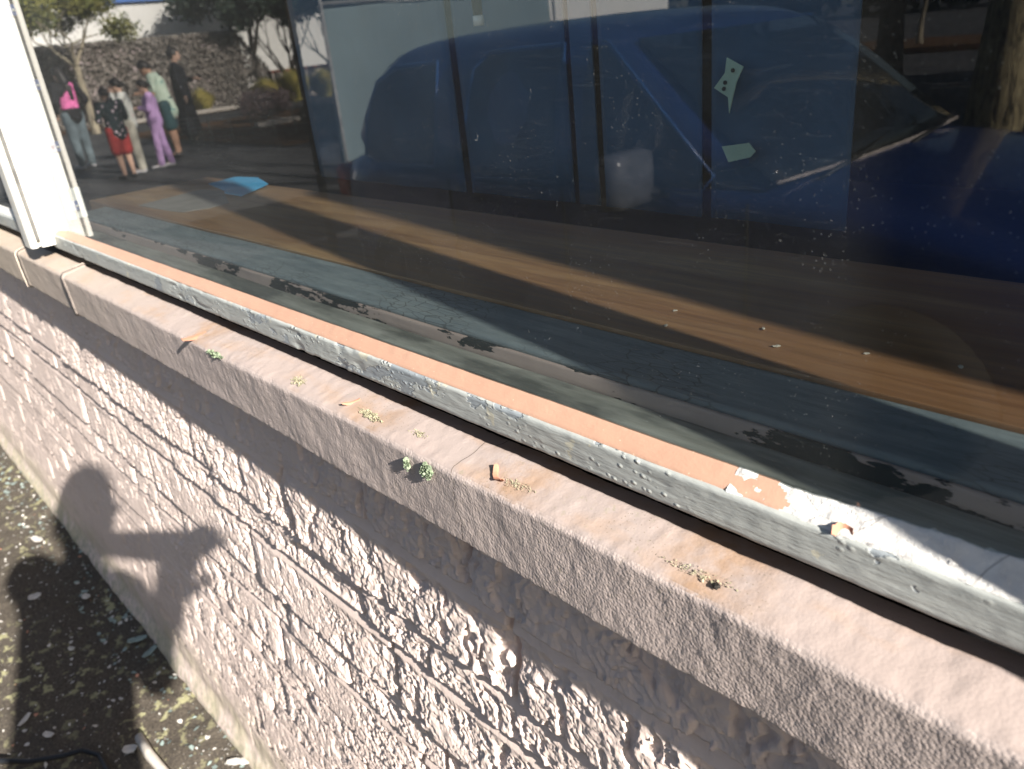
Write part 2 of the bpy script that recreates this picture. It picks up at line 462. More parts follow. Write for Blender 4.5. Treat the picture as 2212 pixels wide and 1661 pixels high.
pit = sstep(.70, .80, vn(X * 85, Z * 60, 55)) * sstep(.45, .6, vn(X * 9, Z * 12, 56)) * .0025
for ci in range(len(cuts) - 1):
    z0, z1 = cuts[ci], cuts[ci + 1]
    key = int(round(z0 * 1000)) if int(round(z0 * 1000)) in forced else None
    heads = [1.3]
    fl = sorted(forced.get(int(round(z0 * 1000)), []), reverse=True)
    x = 1.3
    for h in fl:
        heads.append(h)
    x = heads[-1]
    if not fl: x = 1.1 - cr_rng.random() * .3; heads.append(x)
    while x > -9.3:
        x -= .16 + cr_rng.random() * (.36 if z1 - z0 > .08 else .30); heads.append(x)
    heads = sorted(heads)
    mz = (wz >= z0) & (wz < z1)
    for hi in range(len(heads) - 1):
        a, b = heads[hi], heads[hi + 1]
        mk = mz & (wx >= a) & (wx < b)
        if not mk.any(): continue
        off = (cr_rng.random() - .5) * .0030
        tx = (cr_rng.random() - .75) * .020; tz = -.085 + (cr_rng.random() - .5) * .05
        xx = wx[mk]; zz = wz[mk]
        d = off + tx * (xx - (a + b) / 2) + tz * (zz - (z0 + z1) / 2)
        d = d + .001 + rough[mk] - pit[mk]
        side = np.minimum(xx - a, b - xx)
        botd = zz - z0; topd = z1 - zz
        d = d + .0032 * (sstep(0, .030, side) - 1)
        base = -.0175
        bev = -.0105 + .0008 * (fbm(xx * 30, zz * 30, 61, 2) - .5)
        wv = (.021 if z1 - z0 > .08 else .0165) + .004 * (vn(xx * 22, zz * 0 + z0 * 90, 63) - .5)
        t = np.clip((topd - .0004) / wv, 0, 1)          # smooth mortar bevel over each stone
        d = np.where(botd < .010, np.maximum(d, .0012 * sstep(.010, .002, botd) + d * sstep(.002, .010, botd)), d)
        lip = sstep(.012, 0, topd - wv)
        d = d * (1 - .6 * lip) + np.clip(d, .0, .0035) * .6 * lip
        dd = np.where(topd < wv, bev + (np.clip(d, .0, .0035) * .8 + d * .2 - bev) * t ** .62, d)
        e = np.minimum(sstep(.0018, .0055, side), sstep(.0008, .0026, botd))
        dd = base + (dd - base) * e
        D[mk] = dd
low = sstep(.17, .05, Z)
D = D * (1 - low) + (.002 + .022 * sstep(.07, .0, Z) + (fbm(X * 30, Z * 30, 81, 3) - .5) * .004) * low

P = np.stack([X, YW - D, Z], -1)
wall = grid_mesh('stone_wall', P, STONE, smooth=False, flip=True)
tag(wall, 'low wall of pinkish split-face stone courses under the concrete window sill', 'wall')

# ---- concrete sill in cast lengths
def strip_loft(name, xs, prof, mat, parent=None, disp=None, sub=.004, flip=False, ends=True):
    """prof: list of (y,z). Resampled and swept along x."""
    pts = []
    for (a, b) in zip(prof[:-1], prof[1:]):
        n = max(1, int(math.hypot(b[0] - a[0], b[1] - a[1]) / sub))
        for i in range(n): pts.append((a[0] + (b[0] - a[0]) * i / n, a[1] + (b[1] - a[1]) * i / n))
    pts.append(prof[-1])
    pr = np.array(pts)
    tg = np.gradient(pr, axis=0); nr = np.stack([tg[:, 1], -tg[:, 0]], -1); nr /= np.linalg.norm(nr, axis=1)[:, None] + 1e-9
    s = np.concatenate([[0], np.cumsum(np.hypot(*np.diff(pr, axis=0).T))])
    A, B = np.meshgrid(xs, s, indexing='ij')
    d = disp(A, B, pr) if disp else np.zeros_like(A)
    Pq = np.stack([A, pr[None, :, 0] + nr[None, :, 0] * d, pr[None, :, 1] + nr[None, :, 1] * d], -1)
    return grid_mesh(name, Pq, mat, parent, True, flip)
sill = empty('window_sill', (0, -.05, 1.05))
tag(sill, 'cast concrete window sill painted dusty pink, lichen spotted, on top of the stone wall', 'window sill')
def sill_block(x0, x1, dy=0.0, seed=0):
    y0 = -.050 + dy
    prof = [(.005, 1.0525), (y0 + .012, 1.0523)]
    for i in range(5):                       # lower arris
        a = i / 4 * math.pi / 2
        prof.append((y0 + .005 - .003 * math.sin(a), 1.0523 + .003 - .003 * math.cos(a)))
    # front leans slightly: bottom set back
    prof[1:] = [(p[0] + .001, p[1]) for p in prof[1:]]
    prof.append((y0 + .0003, 1.1145))
    for i in range(1, 7):
        a = i / 6 * math.pi / 2 * .93
        prof.append((y0 + .009 - .009 * math.cos(a), 1.1150 + .0085 * math.sin(a)))
    prof += [(-.0125, 1.1297), (-.0105, 1.1290), (-.0100, 1.1215), (.012, 1.1210)]
    gx = graded(x0, x1, [(min(x1, -1.2), .006)]) if x1 <= -1.2 else graded(x0, x1, [(max(x0, -1.1), .005), (min(x1, .15), .0024)] + ([(x1, .01)] if x1 > .15 else []))
    def disp(A, B, pr):
        d = (fbm(A * 18, B * 18, 91 + seed, 3) - .5) * .0024 + (fbm(A * 170, B * 170, 95, 2) - .5) * .0009
        e = np.minimum(np.abs(A - x0), np.abs(A - x1))
        return d - .004 * sstep(.005, 0, e)
    o = strip_loft('sill_block', gx, prof, SILL, sill, disp, .0032, flip=False)
    me = o.data
    bm = bmesh.new(); bm.from_mesh(me)
    # end caps
    for xe in (x0, x1):
        vs = [v for v in bm.verts if abs(v.co.x - xe) < 1e-5]
        vs.sort(key=lambda v: v.index)
        try: bm.faces.new(vs)
        except Exception: pass
    bm.to_mesh(me); bm.free()
    me.transform(Matrix.Translation((0, .05, -1.05)))
    return o
sill_block(-1.487, 1.2, 0, 0); sill_block(-1.812, -1.490, .0015, 5); sill_block(-3.4, -1.815, 0, 9); sill_block(-6.0, -3.403, 0, 12)

# ---- window (frame, putty, glass, inner timbers)
win = empty('shop_window', (-.7, 0, 1.14))
tag(win, 'old shop window with grey-green frame, terracotta primed putty line and dusty reflecting glass', 'window')
wl = Vector((-.7, 0, 1.14))
def wpart(o):
    o.parent = win; o.matrix_parent_inverse = Matrix.Translation(wl).inverted(); return o
gx = graded(-1.640, .175, [(-1.0, .004), (.175, .0024)])
def frame_disp(A, B, pr):
    d = (fbm(A * 14, B * 60, 101, 3) - .5) * .0010 + (fbm(A * 120, B * 200, 105, 2) - .5) * .0005
    blob = sstep(.62, .8, vn(A * 60, B * 160, 108)) * sstep(.5, .7, vn(A * 6, B * 3, 109)) * .0012
    return d + blob
wpart(strip_loft('frame_rail', gx, [(.030, 1.1445), (-.009, 1.1435), (-.0135, 1.1440), (-.0150, 1.1458), (-.0150, 1.1680), (-.0138, 1.1693), (-.011, 1.1697), (.006, 1.1705)], GREY, None, frame_disp, .0022))
# putty: bevelled fillet from frame edge up to the glass
def putty_disp(A, B, pr):
    t = B / B.max()
    return (fbm(A * 14, B * 30, 111, 3) - .5) * .0011 + (fbm(A * 90, B * 90, 113, 2) - .5) * .0004
def putty_disp_w(A, B, pr):
    c = np.abs(vn(A * 40 + B * 60, B * 45, 118) - .5)
    return (fbm(A * 22, B * 30, 111, 4) - .5) * .0026 + (fbm(A * 130, B * 130, 113, 3) - .5) * .0020 - .0020 * sstep(.03, .0, c) * sstep(.5, .6, vn(A * 14, B * 9, 119))
def putty(name, x0, x1, mat, lift, dispf, jag0=None):
    n = int((x1 - x0) / .0022)
    gx = np.linspace(x0, x1, n)
    o = strip_loft(name, gx, [(-.0125, 1.1690 + lift), (-.0118, 1.1702 + lift), (-.0005, 1.1783 + lift), (.0010, 1.1786 + lift)], mat, None, dispf, .0012)
    if jag0:
        bm = bmesh.new(); bm.from_mesh(o.data)
        dead = []
        for f in bm.faces:
            c = f.calc_center_median()
            lim = jag0 + .014 * (float(fbm(np.array([c.z * 260.]), np.array([3.3]), 121, 3)[0]) - .5) - .9 * (c.y + .006)
            if c.x > lim: dead.append(f)
        bmesh.ops.delete(bm, geom=dead, context='FACES'); bm.to_mesh(o.data); bm.free()
        o.data.polygons.foreach_set('use_smooth', [True] * len(o.data.polygons))
    return wpart(o)
putty('terracotta_putty', -1.622, -.165, TERRA, .0004, putty_disp, -.184)
_wp = putty('white_putty', -.215, .175, PUTTY, 0, putty_disp_w)
for v in _wp.data.vertices:
    x_ = v.co.x
    if v.co.y > -.006:
        v.co.z += float(sstep(-.21, -.06, x_)) * .0042 * float(sstep(-.006, -.001, v.co.y)) * (.5 + float(fbm(np.array([x_ * 45.]), np.array([2.2]), 127, 4)[0]))
# glass panes
def pane(x0, x1, z0, z1):
    Pq = np.array([[[x0, 0, z0], [x0, 0, z1]], [[x1, 0, z0], [x1, 0, z1]]])
    g = grid_mesh('glass_pane', Pq, GLASS, None, False, flip=False)
    return wpart(g)
pane(-1.640, .180, 1.171, 2.46); pane(.262, 1.074, 1.171, 2.46); pane(-3.30, -1.700, 1.171, 2.46)
# inner timbers
def tim_disp(sd, a):
    return lambda A, B, pr: (fbm(A * 6, B * 120, sd, 3) - .5) * a
ix = np.linspace(-1.64, .175, 560)
wpart(strip_loft('inner_rail', ix, [(.0035, 1.150), (.0035, 1.1785), (.006, 1.1795), (.018, 1.1812), (.0275, 1.1800)], LEDGE, None, tim_disp(131, .0022), .002))
wpart(strip_loft('inner_bead', ix, [(.0278, 1.176), (.0288, 1.1838), (.0300, 1.1905), (.0318, 1.1915), (.033, 1.1890), (.0335, 1.180)], MAUVE, None, tim_disp(135, .0016), .0015))
wpart(strip_loft('inner_board', ix, [(.0345, 1.176), (.0350, 1.1920), (.0370, 1.1942), (.060, 1.1955), (.0925, 1.1968), (.0930, 1.180)], BLUEG, None, tim_disp(141, .0012), .002))
# mullions: stepped white posts
def mullion(name, xc, w, z0=1.152, z1=2.47, wide=False):
    """plan profile of the post from outer nosing to glass; facing +x side then mirrored"""
    h = w / 2
    half = [(h * .55, -.0545), (h * .80, -.0530), (h * .88, -.0490), (h * .88, -.0430), (h * .50, -.0425), (h * .50, -.0375), (h, -.0370), (h, -.0090), (h + .0015, -.0062), (h + .043, -.0008), (h + .043, .004), (h, .0045), (h, .022)] if wide else [(h * .55, -.0545), (h * .80, -.0530), (h * .88, -.0490), (h * .88, -.0430), (h * .50, -.0425), (h * .50, -.0375), (h, -.0370), (h, -.0120), (h + .010, -.0008), (h + .010, .004), (h, .0045), (h, .022)]
    pts = [(xc + a, b) for a, b in half] + [(xc - a, b) for a, b in reversed(half)]
    zz = np.linspace(z0, z1, 220)
    arr = []
    for (a, b) in zip(pts, pts[1:] + pts[:1]):
        n = max(1, int(math.hypot(b[0] - a[0], b[1] - a[1]) / .004))
        for i in range(n): arr.append((a[0] + (b[0] - a[0]) * i / n, a[1] + (b[1] - a[1]) * i / n))
    arr.append(arr[0]); arr = np.array(arr)
    s = np.arange(len(arr)) * .004
    A, Bz = np.meshgrid(s, zz, indexing='ij')
    d = (fbm(A * 60, Bz * 14, 151, 3) - .5) * .0009
    d[-1] = d[0]
    Pq = np.stack([arr[:, 0][:, None] + d, arr[:, 1][:, None] + 0 * Bz, Bz], -1)
    return wpart(grid_mesh(name, Pq, MULL, None, True))
mullion('mullion', -1.654, .064, wide=True)
bm = bmesh.new(); bx(bm, -1.6352, -1.6232, -.0425, -.0372, 1.166, 2.46); wpart(from_bm('post_groove', bm, simple('dirty_grey_groove', (.13, .13, .125), .8, .2, .3, 40)))
mullion('mullion', .221, .080)
mullion('mullion', 1.113, .076)
mullion('mullion', -3.335, .064)
# rail and putty of the pane left of the post
gx2 = graded(-3.30, -1.700, [(-1.70, .008)])
wpart(strip_loft('frame_rail', gx2, [(.030, 1.1445), (-.014, 1.1445), (-.0175, 1.1470), (-.0175, 1.1720), (-.011, 1.1745), (.006, 1.175)], GREY, None, frame_disp, .003))
wpart(strip_loft('white_putty', gx2, [(-.0125, 1.1735), (-.0005, 1.1830), (.0010, 1.1833)], PUTTY, None, putty_disp_w, .002))
gx3 = graded(.262, 1.074, [(1.074, .008)])
wpart(strip_loft('frame_rail', gx3, [(.030, 1.1445), (-.009, 1.1435), (-.0150, 1.1458), (-.0150, 1.1680), (-.011, 1.1697), (.006, 1.1705)], GREY, None, frame_disp, .003))
wpart(strip_loft('white_putty', gx3, [(-.0125, 1.1690), (-.0005, 1.1783), (.0010, 1.1786)], PUTTY, None, putty_disp_w, .002))
bm = bmesh.new(); bx(bm, -3.37, 1.15, -.02, .05, 2.462, 2.53, .004); wpart(from_bm('head_rail', bm, MULL))
# sunlit metal upright with blue clips just inside the pane
ST = simple('white_enamel_steel', (.92, .92, .90), .4, .5, .03, 30); BLUECLIP = simple('blue_plastic', (.008, .085, .36), .35, .5, .1, 30)
up_o = empty('shelf_upright', (-1.568, .021, 1.197))
tag(up_o, 'bright white metal upright with blue clips, inside the glass beside the left window post', 'metal strip')
bm = bmesh.new(); bx(bm, -.0035, .0035, -.015, .003, .052, 1.25, .001); from_bm('strip', bm, ST, up_o)
bm = bmesh.new(); bx(bm, -.0035, .0035, -.015, -.002, 0, .0518, .001); bx(bm, -.0035, .0035, .002, .018, 0, .0518, .001, None); from_bm('bracket_foot', bm, ST, up_o)
for z in (.012 + .01, .123, .222, .335, .445, .56, .68):
    bm = bmesh.new(); bx(bm, .0035, .0105, -.016, .007, z - .008, z + .009, .002)
    c = from_bm('clip', bm, BLUECLIP, up_o)
    bm = bmesh.new(); bmesh.ops.create_uvsphere(bm, u_segments=8, v_segments=6, radius=.0022)
    bmesh.ops.translate(bm, vec=(.0115, .003, z), verts=bm.verts); from_bm('screw', bm, ST, c, True)

# ---- the building round the window (masonry, inside room)
shop = empty('shop_building', (-3, 3, 0))
tag(shop, 'shop building with plain rendered wall round the big window and an unlit room inside', 'building')
so = Vector((-3, 3, 0))
def spart(name, boxes, mat):
    bm = bmesh.new()
    for b in boxes: bx(bm, *b)
    o = from_bm(name, bm, mat); o.parent = shop; o.matrix_parent_inverse = Matrix.Translation(so).inverted(); return o
spart('outer_wall', [(1.152, 2.2, -.012, .24, 1.06, 3.4), (1.2, 2.2, -.012, .24, 0, 1.058), (-9, 2.2, -.018, .24, 2.535, 3.4), (-9, -3.372, -.012, .24, 1.06, 2.533)], RENDER)
spart('inner_core', [(-9, 1.198, .02, .24, .0, 1.04)], DARKIN)
spart('inner_room', [(-9, 2.2, 6.0, 6.1, 0, 3.3), (-9.1, -9.0, .24, 6.1, 0, 3.3), (2.2, 2.3, -.012, 6.1, 0, 3.4)], DARKIN)
spart('inner_floor', [(-9, 2.2, .24, 6.0, .0, .05)], simple('shop_floor', (.06, .05, .045), .5, .3))
spart('roof', [(-9.2, 2.4, -.05, 6.3, 3.402, 3.55)], KERB)

# ---- wooden display shelf with things lying on it
sh = empty('display_shelf', (-.8, .22, 1.16))
tag(sh, 'deep varnished timber display shelf behind the glass, half in sun', 'shelf')
bm = bmesh.new(); bx(bm, -.95, 1.45, -.1262, .1215, .008, .0400, .0012)
from_bm('shelf_board', bm, WOOD, sh)
bm = bmesh.new(); bx(bm, -.93, 1.43, -.10, .10, -.12, .0075); from_bm('shelf_support', bm, DARKIN, sh)
def flat_poly(name, pts, z, th, mat, curl=0.0):
    bm = bmesh.new()
    vs = [bm.verts.new((x, y, z + (curl * random.random()))) for x, y in pts]
    f = bm.faces.new(vs)
    r = bmesh.ops.extrude_face_region(bm, geom=[f])
    bmesh.ops.translate(bm, vec=(0, 0, th), verts=[v for v in r['geom'] if isinstance(v, bmesh.types.BMVert)])
    bmesh.ops.recalc_face_normals(bm, faces=bm.faces)
    return from_bm(name, bm, mat)
PAPER = simple('grey_paper', (.34, .31, .28), .7, .2, .12, 30); CYAN = simple('bright_blue_card', (.10, .55, 1.0), .45, .4, .05, 30)
o = flat_poly('paper_sheet', [(-1.54, .12), (-1.40, .126), (-1.36, .132), (-1.345, .17), (-1.35, .21), (-1.50, .265), (-1.58, .255)], 1.2003, .0008, PAPER, .001)
tag(o, 'crumpled grey paper lying on the timber shelf', 'paper')
V = [(-1.61, .285, 1.2035), (-1.58, .330, 1.210), (-1.51, .345, 1.210), (-1.44, .33, 1.2045), (-1.375, .245, 1.2035), (-1.42, .235, 1.208), (-1.47, .258, 1.2035)]
bm = bmesh.new(); vs = [bm.verts.new(v) for v in V]; bm.faces.new(vs); 
r = bmesh.ops.extrude_face_region(bm, geom=list(bm.faces)); bmesh.ops.translate(bm, vec=(0, 0, .0012), verts=[v for v in r['geom'] if isinstance(v, bmesh.types.BMVert)])
o = from_bm('blue_card', bm, CYAN); tag(o, 'creased bright blue card lying on the timber shelf by the grey paper', 'card')
CRUMB = simple('pale_crumb', (.55, .50, .42), .8, .2, .2, 60)
def crumb(name, x, y, z, s, mat, stretch=1.5, seed=0):
    rr = random.Random(seed)
    bm = bmesh.new(); bmesh.ops.create_icosphere(bm, subdivisions=2, radius=s)
    for v in bm.verts: v.co *= .65 + .6 * rr.random()
    bmesh.ops.scale(bm, vec=(stretch, 1, .6), verts=bm.verts)
    bmesh.ops.rotate(bm, cent=(0, 0, 0), matrix=Matrix.Rotation(rr.random() * 6, 3, 'Z'), verts=bm.verts)
    zmin = min(v.co.z for v in bm.verts)
    bmesh.ops.translate(bm, vec=(0, 0, -zmin), verts=bm.verts)
    o = from_bm(name, bm, mat); o.location = (x, y, z); return o
for i, (x, y, s) in enumerate([(-.355, .118, .0022), (-.37, .15, .0018), (-.29, .15, .0022), (-.265, .125, .0026), (-.21, .145, .002), (-.155, .155, .0022), (-.115, .19, .0018), (-.075, .15, .0024)]):
    o = crumb('putty_crumb', x, y, 1.2, s * .62, CRUMB, 1.8, i)
    tag(o, 'pale crumb on the sunlit timber shelf, ' + ['first and leftmost of eight', 'second from the left of eight', 'third from the left of eight', 'fourth from the left of eight', 'fifth from the left of eight', 'sixth from the left of eight', 'seventh from the left of eight', 'last and rightmost of eight'][[1, 0, 2, 3, 4, 5, 6, 7][i]], 'crumb', 'crumbs on the shelf')

# ---- fabric panels hanging behind the shelf
PANEL = simple('blue_grey_panel_film', (.030, .105, .22), .55, .3, .12, 14)
YP = .413
slats = [(-1.56, -1.409), (-1.392, -.950), (-.936, -.728), (-.712, -.684), (-.666, -.526), (-.512, -.358)]
slats = [(-1.385, -.948), (-.934, -.727), (-.715, -.682), (-.669, -.525), (-.513, -.357)]
names = ['wide blue-grey panel at the far left of the row behind the shelf', 'second blue-grey hanging panel from the left behind the shelf', 'very narrow blue-grey strip between two dark gaps behind the shelf', 'blue-grey hanging panel just left of the one with the pale green tags', 'right-hand blue-grey hanging panel carrying the pale green tags']
for (a, b), nm in zip(slats, names):
    xsn = np.linspace(a, b, 24); zsn = np.linspace(1.206, 2.5, 30)
    A, B = np.meshgrid(xsn, zsn, indexing='ij')
    yy = YP + .0025 * np.sin((A - a) * 40) + .003 * (fbm(A * 5, B * 3, 171, 2) - .5)
    Pq = np.stack([A, yy, B], -1)
    o = grid_mesh('hanging_panel', Pq, PANEL)
    o.modifiers.new('t', 'SOLIDIFY').thickness = .003
    tag(o, nm, 'panel', 'hanging panels behind the shelf')
TAGM = simple('pale_green_card', (.52, .72, .60), .6, .3, .06, 40); BLK = simple('black_plastic', (.015, .015, .017), .5, .4)
def tagcard(pts, name, lab, holes=()):
    bm = bmesh.new(); vs = [bm.verts.new((x, .4045, z)) for x, z in pts]; f = bm.faces.new(vs)
    r = bmesh.ops.extrude_face_region(bm, geom=[f]); bmesh.ops.translate(bm, vec=(0, .0012, 0), verts=[v for v in r['geom'] if isinstance(v, bmesh.types.BMVert)])
    bmesh.ops.recalc_face_normals(bm, faces=bm.faces)
    o = from_bm(name, bm, TAGM); tag(o, lab, 'tag')
    for hx, hz in holes:
        bm = bmesh.new(); bmesh.ops.create_cone(bm, cap_ends=True, segments=10, radius1=.0021, radius2=.0021, depth=.0012, matrix=Matrix.Translation((hx, .4036, hz)) @ Matrix.Rotation(R(90), 4, 'X'))
        from_bm('dot', bm, BLK, o)
tagcard([(-.5045, 1.3455), (-.4915, 1.3600), (-.4895, 1.3745), (-.4700, 1.3650), (-.4780, 1.3500), (-.4820, 1.3350), (-.4860, 1.3200), (-.4875, 1.3360)], 'green_tag', 'pale green dotted double tag on the right-hand panel, the upper of two', [(-.4815, 1.3620), (-.4905, 1.3505), (-.4920, 1.3445)])
tagcard([(-.4945, 1.2860), (-.4620, 1.2905), (-.4540, 1.2820), (-.4600, 1.2760), (-.4860, 1.2700)], 'green_tag', 'plain pale green tag low on the right-hand panel')
cw = empty('blind_cord', (-.835, .375, 1.432)); tag(cw, 'dark blind cord grip with a white end hanging behind the glass', 'blind cord')
tube('grip', [(0, 0, .012), (0, 0, .06), (0, 0, .10)], [.006, .0075, .006], BLK, cw, 10)
tube('tip', [(0, 0, 0), (0, 0, .0115)], [.0068, .0068], ST, cw, 10)
tube('cord', [(0, 0, .10), (0, 0, 1.0)], [.0012, .0012], BLK, cw, 6)

# ================================================================== GROUND near the wall
def sheet(name, x0, x1, y0, y1, z, mat, lab=None, n=2):
    xs_ = np.linspace(x0, x1, n); ys_ = np.linspace(y0, y1, n)
    A, B = np.meshgrid(xs_, ys_, indexing='ij')
    o = grid_mesh(name, np.stack([A, B, A * 0 + z], -1), mat, None, False)
    o['kind'] = 'structure'
    return o
sheet('ground', -150, 150, -150, 150, -.012, ASPH)
# footpath strip by the wall, relief
xs_ = graded(-9, 1.3, [(-3.2, .03), (-1.1, .009), (1.3, .03)]); ys_ = graded(-1.45, .005, [(-.5, .03), (.005, .009)])
A, B = np.meshgrid(xs_, ys_, indexing='ij')
hh = (fbm(A * 9, B * 9, 201, 4) - .5) * .014 + (fbm(A * 60, B * 60, 205, 2) - .5) * .004
hh += .018 * sstep(-.14, .0, B) * fbm(A * 14, B * 14, 208, 3)
fp = grid_mesh('footpath', np.stack([A, B, hh], -1), GROUND); fp['kind'] = 'structure'

# paint flakes scattered on it
def flakes(n, smin, smax, mat, name, seed, xr=(-4.2, -.9), yr=(-.95, -.02)):
    r = np.random.default_rng(seed)
    cx = r.uniform(*xr, n); cy = yr[0] + (yr[1] - yr[0]) * r.random(n) ** .75
    s = smin + (smax - smin) * r.random(n) ** 3
    hz = (fbm(cx * 9, cy * 9, 201, 4) - .5) * .014 + (fbm(cx * 60, cy * 60, 205, 2) - .5) * .004 + .018 * sstep(-.14, .0, cy) * fbm(cx * 14, cy * 14, 208, 3)
    K = 5; V = np.zeros((n, K, 3))
    th = r.random(n) * 6.28; el = .35 + .65 * r.random(n); tl = r.normal(0, .25, (n, 2))
    for kx in range(K):
        a = 2 * np.pi * kx / K + r.normal(0, .25, n); rad = s * (.6 + .6 * r.random(n))
        dx = np.cos(a) * rad; dy = np.sin(a) * rad * el
        X_ = dx * np.cos(th) - dy * np.sin(th); Y_ = dx * np.sin(th) + dy * np.cos(th)
        V[:, kx] = np.stack([cx + X_, cy + Y_, hz + .002 + s * .12 + X_ * tl[:, 0] + Y_ * tl[:, 1]], -1)
    o = quads_mesh(name, V, mat, None, K)
    o['kind'] = 'stuff'; return o
CHIPW = simple('white_paint_chip', (.62, .60, .56), .7, .25, .2, 50); CHIPG = simple('grey_green_chip', (.30, .38, .36), .7, .25, .2, 50); CHIPO = simple('terracotta_chip', (.55, .27, .18), .7, .25, .15, 60)
o = flakes(3000, .0014, .008, CHIPW, 'paint_flakes', 1); tag(o, 'white paint flakes and grit littering the dark footpath', 'paint flakes')
o = flakes(500, .002, .011, CHIPG, 'grey_flakes', 2, yr=(-.16, -.02)); tag(o, 'grey-green scrapings gathered at the foot of the wall', 'paint flakes')
o = flakes(160, .002, .009, CHIPO, 'brown_flakes', 3); tag(o, 'small brown and terracotta scrapings on the footpath', 'paint flakes')
# individual chips large enough to point at
def chip(x, y, z, L, W, rz, mat, lab, name='paint_chip', th=.0015, curl=.002, tilt=0.0, cat='paint chip', seed=0, group=None):
    rr = random.Random(seed * 7 + 3)
    bm = bmesh.new(); n = 9; rows = []
    for i in range(n):
        t = i / (n - 1); wdt = W * (.35 + .65 * math.sin(math.pi * min(1, max(0, .12 + .76 * t)))) * (.8 + .4 * rr.random())
        zc = curl * (2 * t - 1) ** 2 + th
        rows.append([bm.verts.new((L * (t - .5), -wdt / 2, zc)), bm.verts.new((L * (t - .5), 0, zc + curl * .2)), bm.verts.new((L * (t - .5), wdt / 2, zc))])
    for a, b in zip(rows[:-1], rows[1:]):
        for j in range(2): bm.faces.new((a[j], b[j], b[j + 1], a[j + 1]))
    r = bmesh.ops.extrude_face_region(bm, geom=list(bm.faces)); bmesh.ops.translate(bm, vec=(0, 0, -th), verts=[v for v in r['geom'] if isinstance(v, bmesh.types.BMVert)])
    bmesh.ops.recalc_face_normals(bm, faces=bm.faces)
    o = from_bm(name, bm, mat); o.location = (x, y, z); o.rotation_euler = (tilt, 0, rz); tag(o, lab, cat, group); return o
chip(-2.85, -.12 - .0, .006, .055, .022, .3, CHIPW, 'longish white chip on sunlit ground left of the head shadow', seed=1)
chip(-2.50, -.21, .004, .035, .03, 1.2, CHIPW, 'squarish white chip near the left edge inside the big shadow', seed=2)
chip(-2.36, -.10, .008, .030, .02, .2, CHIPW, 'small white chip by the wall foot beside the hand shadow', seed=3)
chip(-1.95, -.055, .012, .045, .02, 2.0, CHIPG, 'grey-green curl of paint at the wall foot under the elbow shadow', seed=4)
chip(-2.03, -.06, .012, .05, .022, 1.1, CHIPG, 'pointed grey-green chip at the wall foot, left of the curl', seed=5)
chip(-1.86, -.33, .006, .028, .018, .5, CHIPW, 'white chip lying just above the black hose', seed=6)
chip(-1.96, -.36, .006, .040, .013, 2.3, CHIPW, 'thin pale sliver in the shadow above the hose', seed=7)
chip(-1.42, -.035, .01, .075, .018, .9, CHIPW, 'narrow pale strip of putty leaning at the wall foot, bottom edge', seed=8, curl=.004)
chip(-2.15, -.20, .004, .02, .014, .4, CHIPW, 'little round white chip in the middle of the torso shadow', seed=9)
chip(-1.66, -.205, .006, .032, .024, .8, CHIPW, 'stubby cream chip beside the white stick', seed=10, curl=.003)
# stick and hose
STK = simple('weathered_white_wood', (.60, .56, .50), .75, .2, .15, 70, .001)
s_o = tube('white_stick', [(-1.675, -.178, .012), (-1.60, -.180, .014), (-1.50, -.172, .013), (-1.40, -.170, .012)], [.010, .011, .0105, .009], STK, None, 8)
tag(s_o, 'short white peeling stick on the sunlit ground at the bottom edge', 'stick')
hp = [(-1.98, -.62, .012), (-1.90, -.47, .012), (-1.80, -.385, .013), (-1.755, -.325, .014), (-1.735, -.285, .014), (-1.69, -.262, .013), (-1.62, -.262, .012), (-1.50, -.30, .012), (-1.35, -.45, .012)]
tag(tube('black_hose', hp, .0062, simple('black_rubber', (.016, .018, .022), .45, .4), None, 10), 'thin black hose curving over the shaded ground', 'hose')

# ---- lichen, curls and pits on the sill
LICH = simple('green_grey_lichen', (.30, .37, .25), .9, .1, .3, 200); LICH2 = simple('yellow_grey_lichen', (.34, .32, .22), .9, .1, .3, 200)
def lichen(cx, cy, cz, w_, h_, n, mat, lab, plane='top', seed=0, up_=.0022, sz=.0022):
    n = int(n * (1.6 if plane == 'front' else 1.3))
    r = np.random.default_rng(seed + 300)
    rr_ = np.sqrt(r.random(n)); th = r.random(n) * 6.28
    lob = .65 + .35 * np.sin(th * 3 + seed) * np.sin(th * 5)
    u = rr_ * np.cos(th) * w_ / 2 * lob; v = rr_ * np.sin(th) * h_ / 2 * lob
    K = 5; V = np.zeros((n, K, 3)); s = sz * .62 * (.35 + .9 * r.random(n)); tl = r.normal(0, .7, (n, 2)); ph = r.random(n) * 6.28
    lift = r.random(n) * up_ * .6
    for kx in range(K):
        a = 2 * np.pi * kx / K + ph; ra = s * (.5 + .6 * r.random(n))
        du = np.cos(a) * ra; dv = np.sin(a) * ra; dw = lift + du * tl[:, 0] + dv * tl[:, 1] + .0004
        if plane == 'top': V[:, kx] = np.stack([u + du, v + dv, dw - v * 0 + (v + dv) * .12], -1)
        else: V[:, kx] = np.stack([u + du, -dw, v + dv], -1)
    o = quads_mesh('lichen_patch', V, mat, None, K); o.location = (cx, cy, cz); tag(o, lab, 'lichen')
def ztop(y): return 1.1230 + (y + .044) * (.0070 / .033)
lichen(-.865, -.0495, 1.1195, .050, .012, 420, LICH, 'pale green lichen clinging to the sill arris, left of the others', 'front', 1, .0010)
lichen(-.462, -.0510, 1.1115, .022, .018, 420, LICH, 'blue-green leafy lichen tuft on the sill front below the arris', 'front', 2, .0014)
lichen(-.490, -.0510, 1.1085, .012, .014, 160, LICH, 'smaller leafy lichen just left of the blue-green tuft on the sill front', 'front', 3, .0012)
lichen(-.692, -.035, ztop(-.035), .04, .018, 300, LICH2, 'faint flat green-grey lichen film on the sill top', 'top', 4, .0003, .0014)
